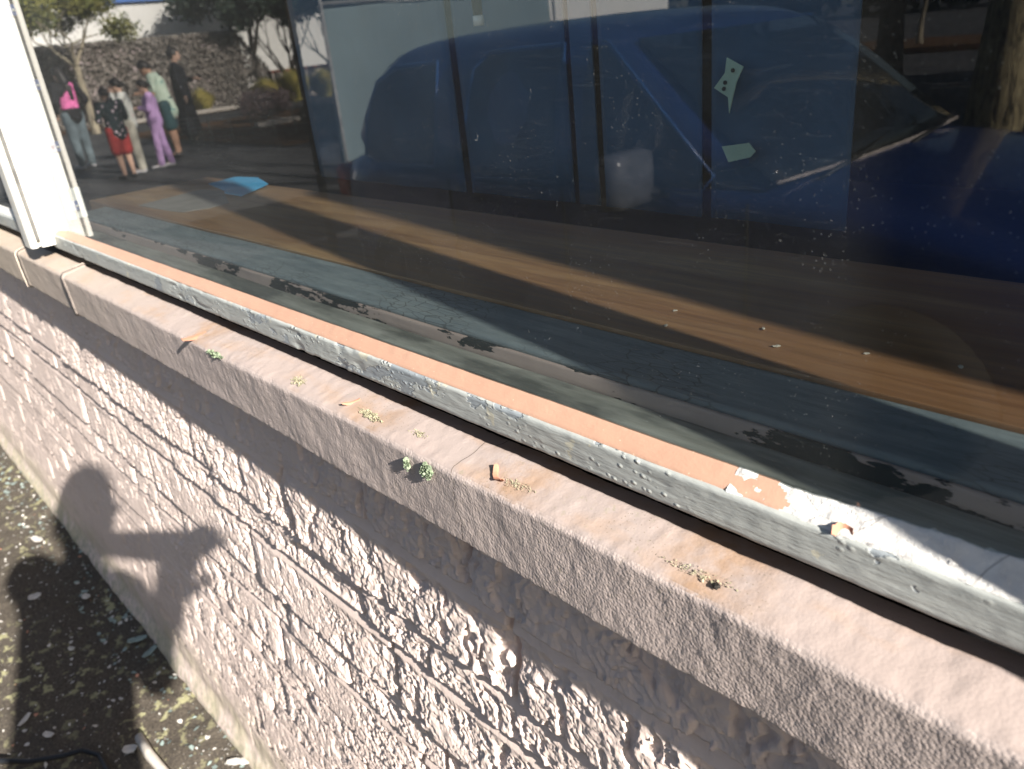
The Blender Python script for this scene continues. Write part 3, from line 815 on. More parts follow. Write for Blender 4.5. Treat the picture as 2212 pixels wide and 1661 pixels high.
lichen(-.562, -.036, ztop(-.036), .050, .014, 420, LICH2, 'yellow-grey crusty lichen on the sill top behind the orange curl', 'top', 5, .0005, .0013)
lichen(-.495, -.032, ztop(-.032), .03, .012, 110, LICH2, 'scattered lichen crumbs on the sill top above the leafy tuft', 'top', 6, .0005, .0011)
lichen(-.372, -.036, ztop(-.036), .040, .014, 130, LICH2, 'sparse mossy specks on the sill top beside the curled flake', 'top', 7, .0008, .0009)
lichen(-.218, -.037, ztop(-.037), .07, .012, 160, LICH2, 'mossy specks on the orange-stained patch of the sill top', 'top', 8, .0008, .0009)
chip(-.392, -.038, ztop(-.038), .022, .006, 2.6, CHIPO, 'curled terracotta flake standing on the sill top, the largest', 'paint_flake', .0006, .005, .5, 'paint flake', 11)
chip(-.598, -.033, ztop(-.033), .017, .004, 1.2, CHIPO, 'narrow curled terracotta flake on the sill top, middle one', 'paint_flake', .0006, .003, .5, 'paint flake', 12)
chip(-.935, -.044, ztop(-.044), .030, .011, 1.5, CHIPO, 'flat terracotta flake at the sill arris, left-hand one', 'paint_flake', .0006, .002, .2, 'paint flake', 13)
o = crumb('dark_pebble', -.203, -.040, ztop(-.040), .0022, simple('dark_pebble', (.03, .028, .025), .8, .2), 1.3, 5); tag(o, 'small black crumb on the orange-stained part of the sill', 'crumb')
chip(-.148, -.010, 1.1702, .010, .008, .4, CHIPO, 'small terracotta flake stuck on the grey rail under the white putty', 'paint_flake', .0006, .003, 1.0, 'paint flake', 14)

# ================================================================== STREET (seen as reflection in the glass)
def leaf_cloud(centers, radii, n, size, seed, flat=.8, squash=.75):
    """leaf-sized quads spread through ellipsoid clumps; returns (k,4,3)"""
    r = np.random.default_rng(seed)
    C = np.array(centers, float); Rr = np.array(radii, float)
    wgt = Rr ** 2; wgt /= wgt.sum()
    ci = r.choice(len(C), n, p=wgt)
    d = r.normal(size=(n, 3)); d /= np.linalg.norm(d, axis=1)[:, None]
    rad = Rr[ci] * (r.random(n) ** .45)
    p = C[ci] + d * rad[:, None] * np.array([1, 1, squash])
    a = r.normal(size=(n, 3)); a /= np.linalg.norm(a, axis=1)[:, None]
    b = np.cross(a, d + r.normal(0, flat, (n, 3))); b /= np.linalg.norm(b, axis=1)[:, None] + 1e-9
    s = size * (.5 + r.random(n))
    L = a * s[:, None]; W = b * (s * .5)[:, None]
    return np.stack([p - L, p + W, p + L, p - W], 1)
def grow(V, F, p, d, L, rad, depth, rr, tips, spread=.55, upb=.25, seg=7):
    pts = [p]; rads = [rad]; cur = Vector(p); dd = Vector(d).normalized(); n = 4
    for i in range(n):
        dd = (dd + Vector((rr.gauss(0, .12), rr.gauss(0, .12), rr.gauss(0, .08) + upb * .1))).normalized()
        cur = cur + dd * (L / n); pts.append(cur.copy()); rads.append(rad * (1 - .35 * (i + 1) / n))
    tube_into(V, F, pts, rads, max(5, seg - depth), cap=False)
    if depth <= 1: tips.append((cur.copy(), L))
    if depth == 0: return
    k = 2 if rr.random() < .5 else 3
    for i in range(k):
        ax = Vector((rr.gauss(0, 1), rr.gauss(0, 1), rr.gauss(0, .5)))
        nd = (dd + ax.normalized() * spread * (.7 + .6 * rr.random()) + Vector((0, 0, upb))).normalized()
        grow(V, F, cur, nd, L * (.62 + .2 * rr.random()), rads[-1] * .72, depth - 1, rr, tips, spread, upb, seg)
def tree(name, loc, trunk_h, trunk_r, bark, leafm, label, seed, depth=4, L=1.4, nleaf=7000, lsize=.06, clump=.55, spread=.6, forks=None, group=None, upb=.25, lean=(0, 0)):
    rr = random.Random(seed)
    t = empty(name, loc); tag(t, label, 'tree', group)
    V = []; F = []; tips = []
    top = Vector((lean[0], lean[1], trunk_h))
    pts = [Vector((0, 0, -.1)), Vector((lean[0] * .2, lean[1] * .2, trunk_h * .33)), Vector((lean[0] * .55, lean[1] * .55, trunk_h * .7)), top]
    tube_into(V, F, pts, [trunk_r * 1.35, trunk_r, trunk_r * .92, trunk_r * .85], 14, cap=False)
    for i in range(forks or 3):
        a = 2 * math.pi * i / (forks or 3) + rr.random()
        d = Vector((math.cos(a) * spread, math.sin(a) * spread, .9))
        grow(V, F, top, d, L, trunk_r * .62, depth - 1, rr, tips, spread, upb)
    mesh_vf('trunk', V, F, bark, t)
    C = [p for p, l in tips]; Rd = [clump * (.6 + .7 * rr.random()) for _ in tips]
    quads_mesh('crown', leaf_cloud(C, Rd, nleaf, lsize, seed), leafm, t)
    return t
PALEBARK = mat_bark('pale_bark', (.15, .13, .10), (.42, .37, .27)); DARKBARK = mat_bark('dark_bark', (.02, .018, .016), (.07, .06, .05))
ROUGHBARK = mat_bark('rough_furrowed_bark', (.03, .025, .018), (.50, .42, .25), 26, 1.0)
LEAFA = mat_leaf('olive_leaves', (.07, .10, .03), (.20, .19, .05)); LEAFB = mat_leaf('dark_leaves', (.018, .035, .028), (.05, .075, .05))
LEAFC = mat_leaf('deep_green_leaves', (.012, .022, .012), (.035, .055, .022))
tree('street_tree', (-25.2, -6.75, 0), 1.75, .10, PALEBARK, LEAFA, 'young tree with pale trunk and open olive-green crown behind the people', 3, 5, .72, 9000, .055, .40, .75, 4, upb=.10)
tree('dark_tree', (-27.4, -14.3, 0), .50, .10, DARKBARK, LEAFB, 'dark-leaved tree with fanning trunks left of the red-topped kerb wall', 12, 5, 1.05, 11000, .08, .46, .45, 6, upb=.34)
tree('dark_tree', (-26.2, -15.6, 0), .55, .09, DARKBARK, LEAFB, 'second dark tree of many crooked limbs, next to the canvas screen', 19, 5, 1.1, 5000, .08, .36, .6, 5, upb=.30)
tree('dark_tree', (-32.0, -15.3, 0), 1.6, .16, DARKBARK, LEAFB, 'tall dense bluish-dark tree standing beyond the hedge', 23, 5, 1.2, 16000, .11, .80, .6, 4, upb=.3)
tree('street_sapling', (-5.45, -2.64, 0), 2.2, .028, DARKBARK, LEAFB, 'thin dark street sapling beside the pale canvas screen', 31, 4, .9, 2500, .04, .35, .45, 3, upb=.4, lean=(.03, .0))
tree('furrowed_tree', (-1.93, -5.75, 0), 3.4, .155, ROUGHBARK, LEAFC, 'big rough-barked tree standing just beyond the bonnet of the blue car', 41, 5, 1.5, 900, .06, .7, .6, 4, upb=.45, lean=(.25, .0))
tree('island_tree', (-8.9, -21.9, .1), .45, .085, PALEBARK, LEAFC, 'small forked pale-barked tree on the leaf-strewn traffic island', 47, 5, 2.2, 7000, .10, .9, .30, 2, upb=.55)
tree('added_shade_tree', (1.3, -13.5, 0), 2.6, .20, DARKBARK, LEAFC, 'unseen dark tree added across the lane to block skylight, off to the right', 71, 5, 2.2, 11000, .13, 1.2, .75, 4, upb=.2)  # this and the next two are added to keep sky light off the wall
tree('added_shade_tree', (-5.6, -12.6, 0), 2.6, .18, DARKBARK, LEAFC, 'dark tree added across the lane to block skylight, behind the car roof', 72, 5, 2.0, 11000, .13, 1.1, .75, 4, upb=.2)  # added against sky light too; also fills the greenery over the roof
tree('added_shade_tree', (8.5, -13.5, 0), 2.6, .20, DARKBARK, LEAFC, 'unseen dark tree added to block skylight, farthest along the lane towards the sun', 73, 5, 2.2, 11000, .13, 1.2, .75, 4, upb=.2)
# hedge: twiggy grey-brown flowering hedge
hd = empty('hedge', (-29, -8.6, 0)); tag(hd, 'long clipped grey-brown hedge dotted with pale pink blossom', 'hedge')
bm = bmesh.new(); bx(bm, -.45, .45, -4.6, 6.6, 0, 2.33); from_bm('twigs', bm, simple('hedge_core', (.12, .105, .095), .95, .1), hd)
hr = np.random.default_rng(77)
def hedge_quads(n, s0, face_only=False):
    p = np.stack([.45 + hr.random(n) * .22, hr.uniform(-5.4, 6.7, n), hr.random(n) * 2.42], -1); p[:, 2] *= np.clip(1 - (-4.3 - p[:, 1]) * .45, .4, 1)
    tp = hr.random(n) < .22
    p[tp, 0] = hr.uniform(-.5, .6, tp.sum()); p[tp, 2] = np.where(p[tp, 1] < -4.6, .9 + .3 * hr.random(tp.sum()), 2.30 + hr.random(tp.sum()) * .16)
    a = hr.normal(size=(n, 3)); a /= np.linalg.norm(a, axis=1)[:, None]; b = np.cross(a, hr.normal(size=(n, 3))); b /= np.linalg.norm(b, axis=1)[:, None]
    s = s0 * (.5 + hr.random(n)); return np.stack([p - a * s[:, None], p + b * s[:, None] * .5, p + a * s[:, None], p - b * s[:, None] * .5], 1)
quads_mesh('foliage', hedge_quads(26000, .055), mat_leaf('hedge_leaves', (.17, .155, .135), (.30, .27, .24)), hd)
bl = hedge_quads(5200, .05); cm = bl.mean(1); keep = (fbm(cm[:, 1] * 1.1 + 40, cm[:, 2] * 1.4 + 9, 301, 3) > .50) & (cm[:, 2] < 2.2)
quads_mesh('blossom', bl[keep], simple('pink_white_blossom', (.62, .52, .52), .7, .2, .15, 3), hd)
# white building behind the hedge
wb = empty('white_building', (-40, -8, 0)); tag(wb, 'long blank white building with a thin blue roof edge behind the hedge', 'building')
WHITEW = simple('white_wall_paint', (.86, .86, .82), .8, .2, .03, 1.2)
bm = bmesh.new(); bx(bm, -4, 3.9, -40, 9, 0, 4.05); from_bm('wall', bm, WHITEW, wb)
bm = bmesh.new(); bx(bm, -4.2, 4.1, -40.2, 9.2, 4.052, 4.5); from_bm('roof', bm, simple('blue_fascia', (.06, .17, .50), .5, .4, .08, 2), wb)
for yy in (-30, -24, -18, 3):
    bm = bmesh.new(); bx(bm, 3.9, 3.96, yy, yy + .12, 0, 4.0); from_bm('downpipe', bm, WHITEW, wb)
# kerb walls, planted beds, road edges
def box_struct(name, x0, x1, y0, y1, z0, z1, mat, bev=.01):
    bm = bmesh.new(); bx(bm, x0, x1, y0, y1, z0, z1, bev); o = from_bm(name, bm, mat); o['kind'] = 'structure'; return o
box_struct('kerb', -27.2, -26.9, -13.4, -7.5, -.011, .13, KERB)
box_struct('kerb', -18.2, -18.0, -30, -8.2, -.011, .12, KERB)
rw = empty('low_wall', (-28.4, -17.6, 0)); tag(rw, 'low rendered garden wall with a red-brown coping under the dark trees', 'wall')
bm = bmesh.new(); bx(bm, -.15, .15, -3.6, 3.6, 0, .95, .01); from_bm('render', bm, RENDER, rw)
bm = bmesh.new(); bx(bm, -.2, .2, -3.65, 3.65, .952, 1.03, .01); from_bm('coping', bm, simple('red_tile', (.38, .12, .07), .7, .3), rw)
sheet('pavement', -60, 30, -1.46, 0, -.008, simple('pavement_concrete', (.13, .125, .115), .9, .2, .2, 3, .003))
bedm = MULCH
sheet('planting_bed', -29, -26.5, -14, -3.5, .02, bedm); sheet('planting_bed', -22.5, -13.2, -12.6, -6.4, .015, bedm)
# leaf-strewn traffic island
isl = np.array([[math.cos(a) * (3.6 + .4 * math.sin(3 * a)), math.sin(a) * 2.0, 0] for a in np.linspace(0, 2 * math.pi, 48, endpoint=False)])
bm = bmesh.new(); vs = [bm.verts.new((-9.5 + p[0], -22.2 + p[1], .0)) for p in isl]; f = bm.faces.new(vs)
r = bmesh.ops.extrude_face_region(bm, geom=[f]); bmesh.ops.translate(bm, vec=(0, 0, .13), verts=[v for v in r['geom'] if isinstance(v, bmesh.types.BMVert)])
bmesh.ops.recalc_face_normals(bm, faces=bm.faces); o = from_bm('traffic_island', bm, MULCH); o['kind'] = 'structure'
# tussocks and bushes
def tussock(loc, h, w_, n, label, seed, mat):
    r = np.random.default_rng(seed); th = r.random(n) * 6.28; rb = r.random(n) * w_ * .18; ro = w_ * .5 * r.random(n) ** .6; hh_ = h * (.55 + .45 * r.random(n))
    b = np.stack([np.cos(th) * rb, np.sin(th) * rb, np.zeros(n)], -1); t_ = np.stack([np.cos(th) * ro, np.sin(th) * ro, hh_ * (1 - .35 * (ro / w_ * 2) ** 2)], -1)
    m_ = (b + t_) / 2 + np.stack([np.cos(th), np.sin(th), th * 0], -1) * .02 + np.array([0, 0, h * .1])
    sd = np.stack([-np.sin(th), np.cos(th), th * 0], -1) * .012
    V = np.stack([b - sd, b + sd, m_ + sd, t_, m_ - sd], 1)
    o = quads_mesh('grass_tussock', V, mat, None, 5); o.location = loc; tag(o, label, 'grass tussock', 'grass tussocks by the road'); return o
GR1 = mat_leaf('yellow_grass', (.24, .24, .05), (.46, .38, .11), .6)
tussock((-27.6, -10.95, 0), .85, .95, 1400, 'yellow-green grass tussock standing alone beside the pale kerb', 1, GR1)
tussock((-26.9, -13.0, 0), .95, 1.2, 1400, 'yellow-green tussock behind the left side of the dark round bush', 2, GR1)
tussock((-26.6, -13.9, 0), 1.15, 1.3, 1600, 'tallest tussock, right behind the top of the dark round bush', 3, GR1)
tussock((-26.2, -14.9, 0), 1.05, 1.3, 1600, 'yellow-green tussock behind the right side of the dark round bush', 4, GR1)
def bush(loc, rx, h, n, ls, mat, label, seed):
    t = empty('bush', loc); tag(t, label, 'bush')
    r = random.Random(seed)
    C = [(r.uniform(-rx, rx) * .62, r.uniform(-rx, rx) * .62, h * (.30 + .32 * r.random())) for _ in range(22)]
    quads_mesh('foliage', leaf_cloud(C, [rx * .42] * 22, n, ls, seed, squash=.8), mat, t)
    V = []; F = []
    for c in C[:9]: tube_into(V, F, [(0, 0, 0), (c[0] * .4, c[1] * .4, c[2] * .5), c], [.02, .014, .006], 5)
    mesh_vf('stems', V, F, DARKBARK, t); return t
PURP = mat_leaf('purple_brown_leaves', (.05, .035, .04), (.12, .085, .085))
bush((-19.9, -9.35, 0), .82, .92, 6000, .035, PURP, 'dark purple-brown rounded bush in the bed in front of the tussocks', 61)
bush((-12.6, -7.6, 0), .75, .62, 3000, .035, LEAFB, 'low dark green bush in the planted bed near the sapling', 62)
bush((-15.3, -8.6, 0), .9, .5, 3000, .035, LEAFB, 'low spreading dark bush between the round bush and the canvas screen', 63)
bush((-13.6, -10.6, 0), 1.1, 1.15, 5000, .04, LEAFC, 'tall blue-black shrub just left of the canvas screen', 64)
# low hoop rail in front of the bed
rl = empty('low_rail', (-15.2, -6.3, 0)); tag(rl, 'low dark wire mesh rail edging the planted bed behind the people', 'rail')
RM = simple('dark_green_metal', (.10, .13, .12), .5, .5)
d0 = Vector((-1.7, .55, 0)); d1 = Vector((3.2, -3.4, 0));
for i in range(15):
    p = d0.lerp(d1, i / 14); tube('post', [p, p + Vector((0, 0, .52))], .011, RM, rl, 6)
V = []; F = []
for z in (.12, .22, .32, .42, .50): tube_into(V, F, [d0 + Vector((0, 0, z)), d1 + Vector((0, 0, z))], [.0055, .0055], 6)
mesh_vf('wire', V, F, RM, rl)
# far dark wood, one mass
C = []; rr = random.Random(5)
for i in range(90): C.append((-62 + 78 * rr.random(), -56 - 8 * rr.random(), 1 + 5 * rr.random()))
o = quads_mesh('far_wood', leaf_cloud(C, [3.0] * 90, 16000, .42, 99), LEAFC); tag(o, 'dark belt of far trees closing the view across the road', 'wood', kind='stuff')

# ---- blue car parked parallel to the wall
CARB = MT('dark_blue_car_paint', .28, .5); CARB.color((.018, .056, .25)); CARB.b.inputs['Metallic'].default_value = .4; CARB.b.inputs['Coat Weight'].default_value = .8; CARB.b.inputs['Coat Roughness'].default_value = .06; CARB = CARB.m
CGL = MT('tinted_car_glass', .04, .6); CGL.color((.012, .016, .020)); CGL = CGL.m
RUB = simple('tyre_rubber', (.02, .02, .02), .85, .2); ALLOY = simple('alloy_rim', (.10, .10, .11), .45, .5, .05, 10, 0, .5)
PLAS = simple('black_trim', (.02, .021, .023), .5, .4); GREYC = simple('pale_grey_cover', (.22, .29, .30), .75, .2, .1, 2)
car = empty('blue_car', (-2.1, -2.68, 0)); tag(car, 'dark blue hatchback parked parallel to the shop front, reflected in the window', 'car')
HW = .85   # half width
def loft_sections(name, secs, mat, parent, close=True, smooth=True, sub=1):
    P_ = np.array(secs, float)      # (n stations, m points, 3)
    o = grid_mesh(name, P_, mat, parent, smooth)
    bm = bmesh.new(); bm.from_mesh(o.data); bmesh.ops.remove_doubles(bm, verts=bm.verts, dist=1e-5)
    if close:
        for st_ in (0, -1):
            ids = [tuple(np.round(p, 5)) for p in P_[st_]]
            vs = []
            for p in P_[st_]:
                v = min(bm.verts, key=lambda q: (q.co - Vector(p)).length_squared)
                if v not in vs: vs.append(v)
            try: bm.faces.new(vs)
            except Exception: pass
    bmesh.ops.recalc_face_normals(bm, faces=bm.faces); bm.to_mesh(o.data); bm.free()
    if smooth: o.data.polygons.foreach_set('use_smooth', [True] * len(o.data.polygons))
    if sub:
        md = o.modifiers.new('s', 'SUBSURF'); md.levels = md.render_levels = sub
    return o
# body stations: x, half width, top z (belt or bonnet), bottom z
bst = [(-1.86, .62, .86, .42), (-1.80, .76, .90, .30), (-1.62, .82, .915, .24), (-1.0, .85, .905, .22), (-.3, .85, .895, .22), (.3, .85, .89, .22), (.70, .85, .885, .22), (.95, .845, .87, .22), (1.30, .83, .82, .22), (1.60, .80, .76, .24), (1.80, .72, .69, .28), (1.90, .58, .60, .36)]
secs = []
for x, hw, zt, zb in bst:
    row = []
    for yy, zz in ((0, zb), (hw * .8, zb), (hw * .97, zb + .08), (hw, zb + (zt - zb) * .45), (hw * .985, zb + (zt - zb) * .72), (hw * .96, zt - .05), (hw * .90, zt - .004), (hw * .55, zt + .018), (0, zt + .028)):
        row.append((x, -yy, zz))
    secs.append(row + [(a, -b, c) for a, b, c in reversed(row[:-1])])
loft_sections('body', secs, CARB, car)
# cabin: stations along height, ring in plan
def ring(z, xr, xf, hy, bow=.06, n=9):
    pts = []
    for i in range(n):                                   # near side rear -> front
        t = i / (n - 1); pts.append((xr + (xf - xr) * t, hy * (1 - .05 * (2 * t - 1) ** 2), z))
    for i in range(1, n): 
        t = i / n; pts.append((xf + bow * math.sin(math.pi * t), hy * .95 * (1 - 2 * t), z))
    for i in range(n):
        t = i / (n - 1); pts.append((xf + (xr - xf) * t, -hy * (1 - .05 * (2 * t - 1) ** 2), z))
    for i in range(1, n):
        t = i / n; pts.append((xr - bow * math.sin(math.pi * t), -hy * .95 * (1 - 2 * t), z))
    return pts + [pts[0]]
loft_sections('cabin', [ring(.87, -1.68, .80, .815), ring(1.00, -1.64, .62, .80), ring(1.20, -1.53, .38, .765), ring(1.34, -1.38, .18, .715), ring(1.40, -1.25, .06, .66), ring(1.435, -1.0, -.10, .52), ring(1.45, -.60, -.30, .20)], CARB, car)
def side_pt(x, z):      # half width of the cabin at height z
    return np.interp(z, [.87, 1.0, 1.2, 1.34, 1.40], [.815, .80, .765, .715, .66])
def side_win(name, poly, sgn):
    bm = bmesh.new(); vs = [bm.verts.new((x, sgn * (side_pt(x, z) + .006), z)) for x, z in poly]
    bm.faces.new(vs); rr_ = bmesh.ops.inset_region(bm, faces=bm.faces[:], thickness=.012)
    bmesh.ops.subdivide_edges(bm, edges=bm.edges[:], cuts=2, use_grid_fill=True)
    bmesh.ops.triangulate(bm, faces=bm.faces)
    for v in bm.verts: v.co.y = sgn * (side_pt(v.co.x, v.co.z) + .007)
    r = bmesh.ops.extrude_face_region(bm, geom=list(bm.faces)); bmesh.ops.translate(bm, vec=(0, -sgn * .012, 0), verts=[v for v in r['geom'] if isinstance(v, bmesh.types.BMVert)])
    bmesh.ops.recalc_face_normals(bm, faces=bm.faces)
    return from_bm(name, bm, CGL, car)
for sg in (1, -1):
    side_win('window', [(-1.42, .94), (-1.40, 1.10), (-1.32, 1.26), (-1.18, 1.315), (-.88, 1.325), (-.88, .91), (-1.35, .91)], sg)
    side_win('window', [(-.63, .90), (-.63, 1.10), (-.60, 1.29), (-.52, 1.345), (-.12, 1.35), (-.12, .885), (-.58, .88)], sg)
    side_win('window', [(.03, .885), (.03, 1.35), (.10, 1.345), (.36, 1.14), (.60, .93), (.56, .885)], sg)
    for xs0, zs0 in ((-.46, 1.04), (-.98, 1.04)):   # seat belts seen through the glass
        pass
FLANGE_HL = simple('blue_edge_highlight', (.03, .11, .34), .3, .6, .05, 5)  # car paint lightened to imitate highlights along the window flanges
for sg in (1, -1):
    for poly in ([(-1.43, .93), (-1.41, 1.11), (-1.33, 1.27), (-1.18, 1.328), (-.868, 1.337), (-.868, .897), (-1.36, .897)], [(-.642, .89), (-.642, 1.10), (-.612, 1.30), (-.52, 1.358), (-.108, 1.362), (-.108, .873), (-.59, .868)], [(.018, .873), (.018, 1.362), (.105, 1.358), (.37, 1.15), (.615, .93), (.565, .873)]):
        pts = [(x, sg * (side_pt(x, z) + .008), z) for x, z in poly + poly[:1]]
        tube('flange_highlight', pts, .007, FLANGE_HL, car, 6)
# windscreen proud of the cabin
n = 12; secs = []
for i in range(8):
    t = i / 7; z = .905 + t * .45; xf = np.interp(z, [.87, 1.0, 1.2, 1.34, 1.40], [.80, .62, .38, .18, .06]) + .012; hy = side_pt(0, z) * .95 - .045
    secs.append([(xf + .06 * math.sin(math.pi * (.06 + .88 * j / n)), hy * (1 - 2 * j / n), z) for j in range(n + 1)])
ws_ = grid_mesh('windscreen', np.array(secs), CGL, car); ws_.modifiers.new('t', 'SOLIDIFY').thickness = .006
tube('windscreen_trim', [Vector(p) + Vector((.012, 0, -.004)) for p in secs[0]], .0075, simple('pale_rubber_trim', (.42, .37, .34), .4, .5), car, 6)
for k, y_ in enumerate((.38, -.30)):
    tube('wiper', [(.86, y_ + .2, .895), (.84, y_ - .12, .915), (.78, y_ - .42, .93)], [.008, .007, .005], PLAS, car, 6)
for sg in (1, -1):                                  # door mirrors
    mo = []
    bm = bmesh.new(); bx(bm, -.05, .05, -.11, .11, -.095, .095, .04)
    mr = from_bm('door_mirror', bm, CARB if sg < 0 else simple('mirror_cover', (.12, .125, .14), .3, .6), car, True); mr.location = (.36, sg * .95, .93)
    tube('mirror_arm', [(0, 0, -.03), (.06, -sg * .15, -.07)], [.02, .02], PLAS, mr, 8)
    bm = bmesh.new(); bx(bm, -.0535, -.0505, -.09, .09, -.075, .075, .0); from_bm('mirror_glass', bm, ALLOY, mr)
for wx_ in (-1.15, 1.22):
    for sg in (1, -1):
        whl = empty('wheel', (wx_, sg * .80, .30)); whl.parent = car
        V = []; F = []
        prof = [(.19, -.09), (.26, -.10), (.295, -.08), (.30, 0), (.295, .08), (.26, .10), (.19, .09)]
        ns = 32
        for a in range(ns):
            for rr0, yy in prof: V.append(Vector((math.cos(2 * math.pi * a / ns) * rr0, yy, math.sin(2 * math.pi * a / ns) * rr0)))
        m_ = len(prof)
        for a in range(ns):
            for j in range(m_ - 1):
                F.append((a * m_ + j, a * m_ + j + 1, ((a + 1) % ns) * m_ + j + 1, ((a + 1) % ns) * m_ + j))
        mesh_vf('tyre', V, F, RUB, whl)
        bm = bmesh.new(); bmesh.ops.create_cone(bm, cap_ends=True, segments=28, radius1=.20, radius2=.17, depth=.15, matrix=Matrix.Rotation(R(90 * sg), 4, 'X'))
        for k in range(5):
            a = 2 * math.pi * k / 5; bx(bm, -.02, .02, sg * .07, sg * .085, .03, .17, .004, None)
            vs = bm.verts[-24:] if False else []
        from_bm('rim', bm, ALLOY, whl)
LAMP = simple('headlamp_lens', (.55, .57, .6), .15, .6); RLAMP = simple('tail_lamp', (.35, .02, .02), .2, .6)
for sg in (1, -1):
    bm = bmesh.new(); bx(bm, 1.70, 1.86, sg * .42, sg * .66, .56, .68, .03); from_bm('headlight', bm, LAMP, car, True)
    bm = bmesh.new(); bx(bm, -1.865, -1.76, sg * .55, sg * .76, .68, .86, .03); from_bm('tail_light', bm, RLAMP, car, True)
for x_ in (-.74, -.04, .76):                          # door shut lines
    bm = bmesh.new(); bx(bm, x_ - .003, x_ + .003, .842, .8535, .30, .86); from_bm('door_seam', bm, PLAS, car)
for x_ in (-.62, .14):
    bm = bmesh.new(); bx(bm, x_ - .08, x_ + .08, .835, .875, .77, .795, .008); from_bm('door_handle', bm, CARB, car)
bm = bmesh.new(); bx(bm, 1.80, 1.925, -.40, .40, .36, .48, .02); from_bm('grille', bm, PLAS, car)

def copy_tree(o, parent=None):
    c = o.copy(); COL.objects.link(c); c.parent = parent
    for ch in list(o.children): copy_tree(ch, c)
    return c
# ---- pale canvas screen of a market gazebo behind the car
tr_ = empty('canvas_screen', (-5.0, -3.70, 0)); tag(tr_, 'pale grey canvas stall screen on slim posts, behind the rear of the blue car', 'screen')
A, B = np.meshgrid(np.linspace(-1.05, 1.06, 70), np.linspace(.56, 1.695, 40), indexing='ij')
fold = .014 * np.sin(A * 11 + 1.4 * np.sin(A * 3)) * (1.0 - (B - .5) / 2.2) + .03 * (fbm(A * 1.7 + B, B * 1.3, 401, 3) - .5)
o = grid_mesh('canvas', np.stack([fold, A * (1 + .05 * (1.7 - B)), B], -1), GREYC, tr_); o.modifiers.new('t', 'SOLIDIFY').thickness = .004
for y_ in (-1.09, 1.10): tube('post', [(.03, y_, 0), (.03, y_ * .985, 1.74)], .013, simple('grey_tube', (.30, .30, .29), .5, .4) if 'grey_tube' not in bpy.data.materials else bpy.data.materials['grey_tube'], tr_, 8)
tube('top_rail', [(.03, -1.08, 1.71), (.03, 1.09, 1.71)], .012, bpy.data.materials['grey_tube'], tr_, 8)

# ================================================================== PEOPLE
SKIN = simple('skin', (.42, .25, .17), .55, .4, .08, 20); SKIN2 = simple('light_skin', (.55, .36, .27), .55, .4, .08, 20)
HAIR = simple('black_hair', (.012, .010, .010), .5, .4, .3, 60)
def caps_mesh(name, caps, balls, vox, mat, parent=None, smooth=6):
    """union of tapered capsules and ellipsoids fused into one skin by a voxel remesh"""
    bm = bmesh.new()
    def ball(c, r, sc=(1, 1, 1), rot=None):
        m = Matrix.Translation(c) @ (rot.to_4x4() if rot else Matrix()) @ Matrix.Diagonal((*sc, 1))
        bmesh.ops.create_icosphere(bm, subdivisions=3 if r > .02 else 2, radius=r, matrix=m)
    for a, b, ra, rb in caps:
        a = Vector(a); b = Vector(b); d = b - a
        ball(a, ra); ball(b, rb)
        if d.length > 1e-5:
            q = d.to_track_quat('Z', 'Y')
            bmesh.ops.create_cone(bm, cap_ends=True, segments=14, radius1=ra, radius2=rb, depth=d.length, matrix=Matrix.Translation((a + b) / 2) @ q.to_matrix().to_4x4())
    for bb in balls: ball(*bb)
    me = bpy.data.meshes.new(name); bm.to_mesh(me); bm.free()
    o = bpy.data.objects.new(name, me); COL.objects.link(o)
    r = o.modifiers.new('r', 'REMESH'); r.mode = 'VOXEL'; r.voxel_size = vox
    s_ = o.modifiers.new('s', 'SMOOTH'); s_.iterations = smooth; s_.factor = .5
    dg = bpy.context.evaluated_depsgraph_get(); ev = o.evaluated_get(dg)
    me2 = bpy.data.meshes.new_from_object(ev); bpy.data.objects.remove(o); bpy.data.meshes.remove(me)
    me2.name = name
    return link_mesh(name, me2, mat, parent, True)
